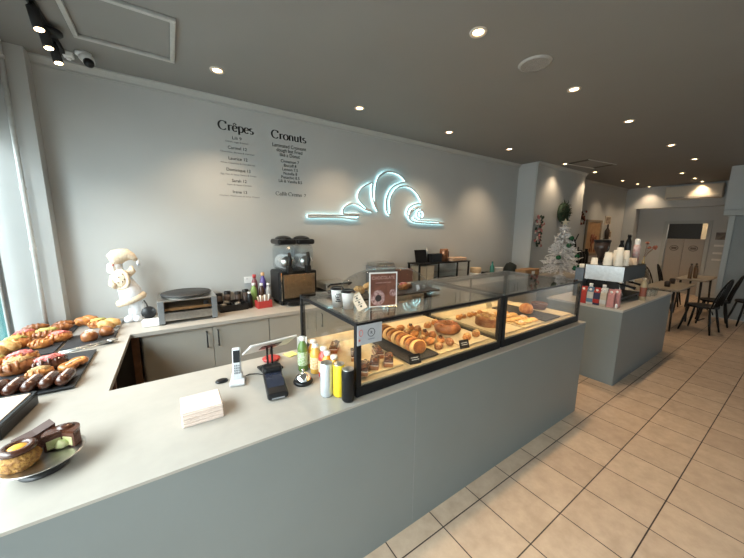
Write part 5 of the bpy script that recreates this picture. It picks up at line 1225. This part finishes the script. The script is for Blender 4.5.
# big wooden framed picture / mirror
t = thing('timber_mirror', 'tall timber-framed panel on the rear side wall behind the coffee grinder', 'framed panel', (9.55, YW - 0.002, 1.57))
bx('panel', mat('warm_plywood', (0.45, 0.28, 0.14), 0.5, col2=(0.36, 0.2, 0.09), scale=8), -0.42, 0.42, -0.02, 0, -0.42, 0.42, t)
b = B(); b.box(-0.48, -0.42, -0.04, 0, -0.48, 0.48, 0.004); b.box(0.42, 0.48, -0.04, 0, -0.48, 0.48, 0.004); b.box(-0.42, 0.42, -0.04, 0, 0.42, 0.48, 0.004); b.box(-0.42, 0.42, -0.04, 0, -0.48, -0.42, 0.004); b.ob('frame', mat('grey_timber', (0.24, 0.19, 0.14), 0.6), t)
b = B(); b.tube([(0.0, -0.03, -0.38), (-0.05, -0.03, -0.1), (0.08, -0.03, 0.1)], 0.01)
for k in range(12): b.blob((random.uniform(-.15, .2), -0.035, random.uniform(-.35, 0.05)), (0.05, 0.01, 0.06), 0.3, 3, k, sub=2, flat=False)
b.ob('painted_flower', mat('rust_paint', (0.3, 0.1, 0.05), 0.7), t)
def frame(lb, x, z, wd, h, pic):
    t = thing('picture_frame', lb, 'picture', (x, YW - 0.002, z), 0, 'small frames on the rear side wall')
    bx('picture', pic, -wd / 2 + .03, wd / 2 - .03, -0.012, 0, -h / 2 + .03, h / 2 - .03, t)
    b = B(); b.box(-wd / 2, -wd / 2 + .03, -0.02, 0, -h / 2, h / 2); b.box(wd / 2 - .03, wd / 2, -0.02, 0, -h / 2, h / 2); b.box(-wd / 2 + .03, wd / 2 - .03, -0.02, 0, h / 2 - .03, h / 2); b.box(-wd / 2 + .03, wd / 2 - .03, -0.02, 0, -h / 2, -h / 2 + .03); b.ob('frame', mat('cream_frame', (0.55, 0.48, 0.38), 0.5), t)
frame('small cream-framed picture high on the rear side wall', 10.46, 2.06, 0.40, 0.24, mat('sepia', (0.12, 0.07, 0.05), 0.6, col2=(0.4, 0.32, 0.25), scale=12))
frame('small dark picture low on the rear side wall beside the timber panel', 10.65, 1.66, 0.30, 0.22, mat('sepia_dark', (0.1, 0.06, 0.04), 0.6, col2=(0.3, 0.2, 0.12), scale=12))
t = thing('wall_bottle_ornament', 'dark bottle-shaped ornament on the rear side wall under the small frame', 'ornament', (10.35, YW - 0.07, 1.55)); B().lathe([(0, 0), (0.05, 0), (0.055, 0.22), (0.02, 0.3), (0.02, 0.4), (0, 0.4)], seg=18).ob('ornament_body', DKB, t); bx('ornament_bracket', DKB, -0.06, 0.06, -0.05, 0.068, -0.02, -0.0005, t)
# pans and stands beside the tree
t = thing('hanging_pan', 'round black pan on a stand to the right of the tree', 'pan', (7.45, 3.14, 1.46)); B().lathe([(0, 0), (0.11, 0), (0.13, 0.04), (0.12, 0.04), (0.1, 0.01)], M=rot('X', R(75)), seg=26).ob('pan_body', BLKM, t); B().tube([(0.1, -0.02, 0.06), (0.26, -0.01, 0.22)], 0.012).ob('pan_handle', BLKM, t)
t = thing('rear_sideboard', 'dark sideboard along the rear side wall carrying black bottles', 'sideboard', (8.05, 3.1, 0)); bx('sideboard_body', mat('dark_timber', (0.05, 0.032, 0.022), 0.5), 0, 1.0, 0, 0.43, 0.02, 0.92, t, 0.004); bx('sideboard_top', MATS['dark_timber'], -0.02, 1.02, -0.02, 0.44, 0.9205, 0.95, t); bx('sideboard_foot', BLACK, 0.02, 0.98, 0.02, 0.41, 0, 0.0198, t)
for x, h, lb in ((8.15, 0.42, 'tallest black bottle on the rear sideboard'), (8.33, 0.34, 'second black bottle on the rear sideboard'), (8.5, 0.3, 'third black bottle on the rear sideboard'), (8.66, 0.36, 'fourth black bottle on the rear sideboard')):
    bottle('black_bottle', lb, 'bottle', x, 3.3, 0.06, h, BLACK, BLACK, None, 'black bottles on the rear sideboard', 0.9505)
# notices on the rear wall
NP = 'papers pinned right of the swing doors'
for z, h, lb, m in ((1.65, 0.19, 'largest printed notice right of the swing doors, topmost of the column', mat('notice_dark', (0.22, 0.19, 0.17), 0.6, col2=(0.12, 0.1, 0.09), scale=12)), (1.40, 0.05, 'thin pale strip notice under the large printed one', PAPER), (1.20, 0.05, 'second thin pale strip notice from the top', PAPER), (1.03, 0.05, 'lowest thin pale strip notice right of the swing doors', PAPER)):
    o = B().box(-0.006, 0, -0.13, 0.13, -h / 2, h / 2).ob('notice', m); tag(o, lb, 'notice', NP, (XB - 0.0205, 1.50, z))

# ================================================================== TABLES AND CHAIRS
TT = mat('table_top', (0.30, 0.25, 0.19), 0.35); TL = mat('table_leg_black', (0.02, 0.02, 0.02), 0.4)
def table(lb, x, y, L, W, rz=0, h=0.75):
    t = thing('dining_table', lb, 'table', (x, y, 0), rz, 'dining tables at the rear')
    bx('tabletop', TT, -L / 2, L / 2, -W / 2, W / 2, h - 0.03, h, t, 0.004)
    for sx in (-1, 1):
        for sy in (-1, 1): B().tube([(sx * (L / 2 - .05), sy * (W / 2 - .05), 0), (sx * (L / 2 - .08), sy * (W / 2 - .08), h - 0.03)], [0.014, 0.02], 8).ob('leg', TL, t)
table('beige-topped dining table closest to the coffee counter', 7.75, 1.52, 1.2, 0.5)
table('beige-topped dining table farther back beside the swing doors', 9.5, 1.46, 1.1, 0.46, 0, 0.765)
CHM = mat('chair_black', (0.010, 0.009, 0.009), 0.45, spec=0.2)
def chair(lb, x, y, rz):
    t = thing('windsor_chair', lb, 'chair', (x, y, 0), rz, 'black windsor chairs at the rear tables')
    b = B(); b.prism([(0.21 * math.cos(a) * (1.0 if math.sin(a) < 0 else 1.05), 0.2 * math.sin(a)) for a in [k * PI / 12 for k in range(24)]], 0.44, 0.47); b.ob('seat', CHM, t)
    for sx in (-1, 1):
        for sy in (-1, 1): B().tube([(sx * 0.20, sy * 0.2, 0), (sx * 0.17, sy * 0.165, 0.2), (sx * 0.13, sy * 0.13, 0.44)], [0.012, 0.018, 0.014], 8).ob('leg', CHM, t)
    B().tube([(-0.165, 0, 0.2), (0.165, 0, 0.2)], 0.01).ob('stretcher', CHM, t)
    hoop = [(0.215 * math.cos(a), -0.165 - 0.12 * math.sin(a), 0.47 + 0.49 * max(0, math.sin(a)) ** 0.8) for a in [k * PI / 16 for k in range(17)]]
    B().tube(hoop, 0.012, 8).ob('back_hoop', CHM, t)
    for k in range(7):
        u = -0.75 + 0.25 * k; x2 = 0.215 * u; top = 0.47 + 0.49 * (1 - u * u) ** 0.4 - 0.008
        B().tube([(x2 * 0.75, -0.165, 0.465), (x2, -0.165 - 0.12 * (1 - u * u) ** 0.5, top)], 0.006, 6).ob('spindle', CHM, t)
chair('black windsor chair closest to the coffee counter, tucked at the first dining table', 7.72, 1.05, R(-8))
chair('black windsor chair at the far end of the near table side, second along the tables', 8.55, 1.02, R(10))
chair('black windsor chair at the right edge of the photo', 8.95, 0.62, R(25))
chair('black windsor chair on the wall side of the tables, left one', 8.95, 1.92, R(175))
chair('black windsor chair on the wall side of the tables, right one', 9.95, 1.93, R(185))
for k, (x, y, h, lb) in enumerate(((9.1, 1.5, 0.32, 'tallest slim brown bottle on the rear dining table'), (9.3, 1.45, 0.26, 'second slim brown bottle on the rear dining table'), (9.55, 1.5, 0.3, 'third slim brown bottle on the rear dining table'))):
    bottle('table_bottle', lb, 'bottle', x, y, 0.03, h, mat('brown_glass', (0.16, 0.09, 0.05), 0.25), DKB, None, 'slim bottles on the rear dining table', 0.7655)
for k, (x, y, lb) in enumerate(((8.05, 1.55, 'dark sugar pot at the middle of the first dining table'), (7.5, 1.5, 'dark sugar pot at the near end of the first dining table'))):
    o = B().lathe([(0, 0), (0.04, 0), (0.045, 0.08), (0.03, 0.1), (0, 0.105)], seg=20).ob('sugar_pot', DKB); tag(o, lb, 'pot', 'sugar pots on the dining tables', (x, y, 0.7505))
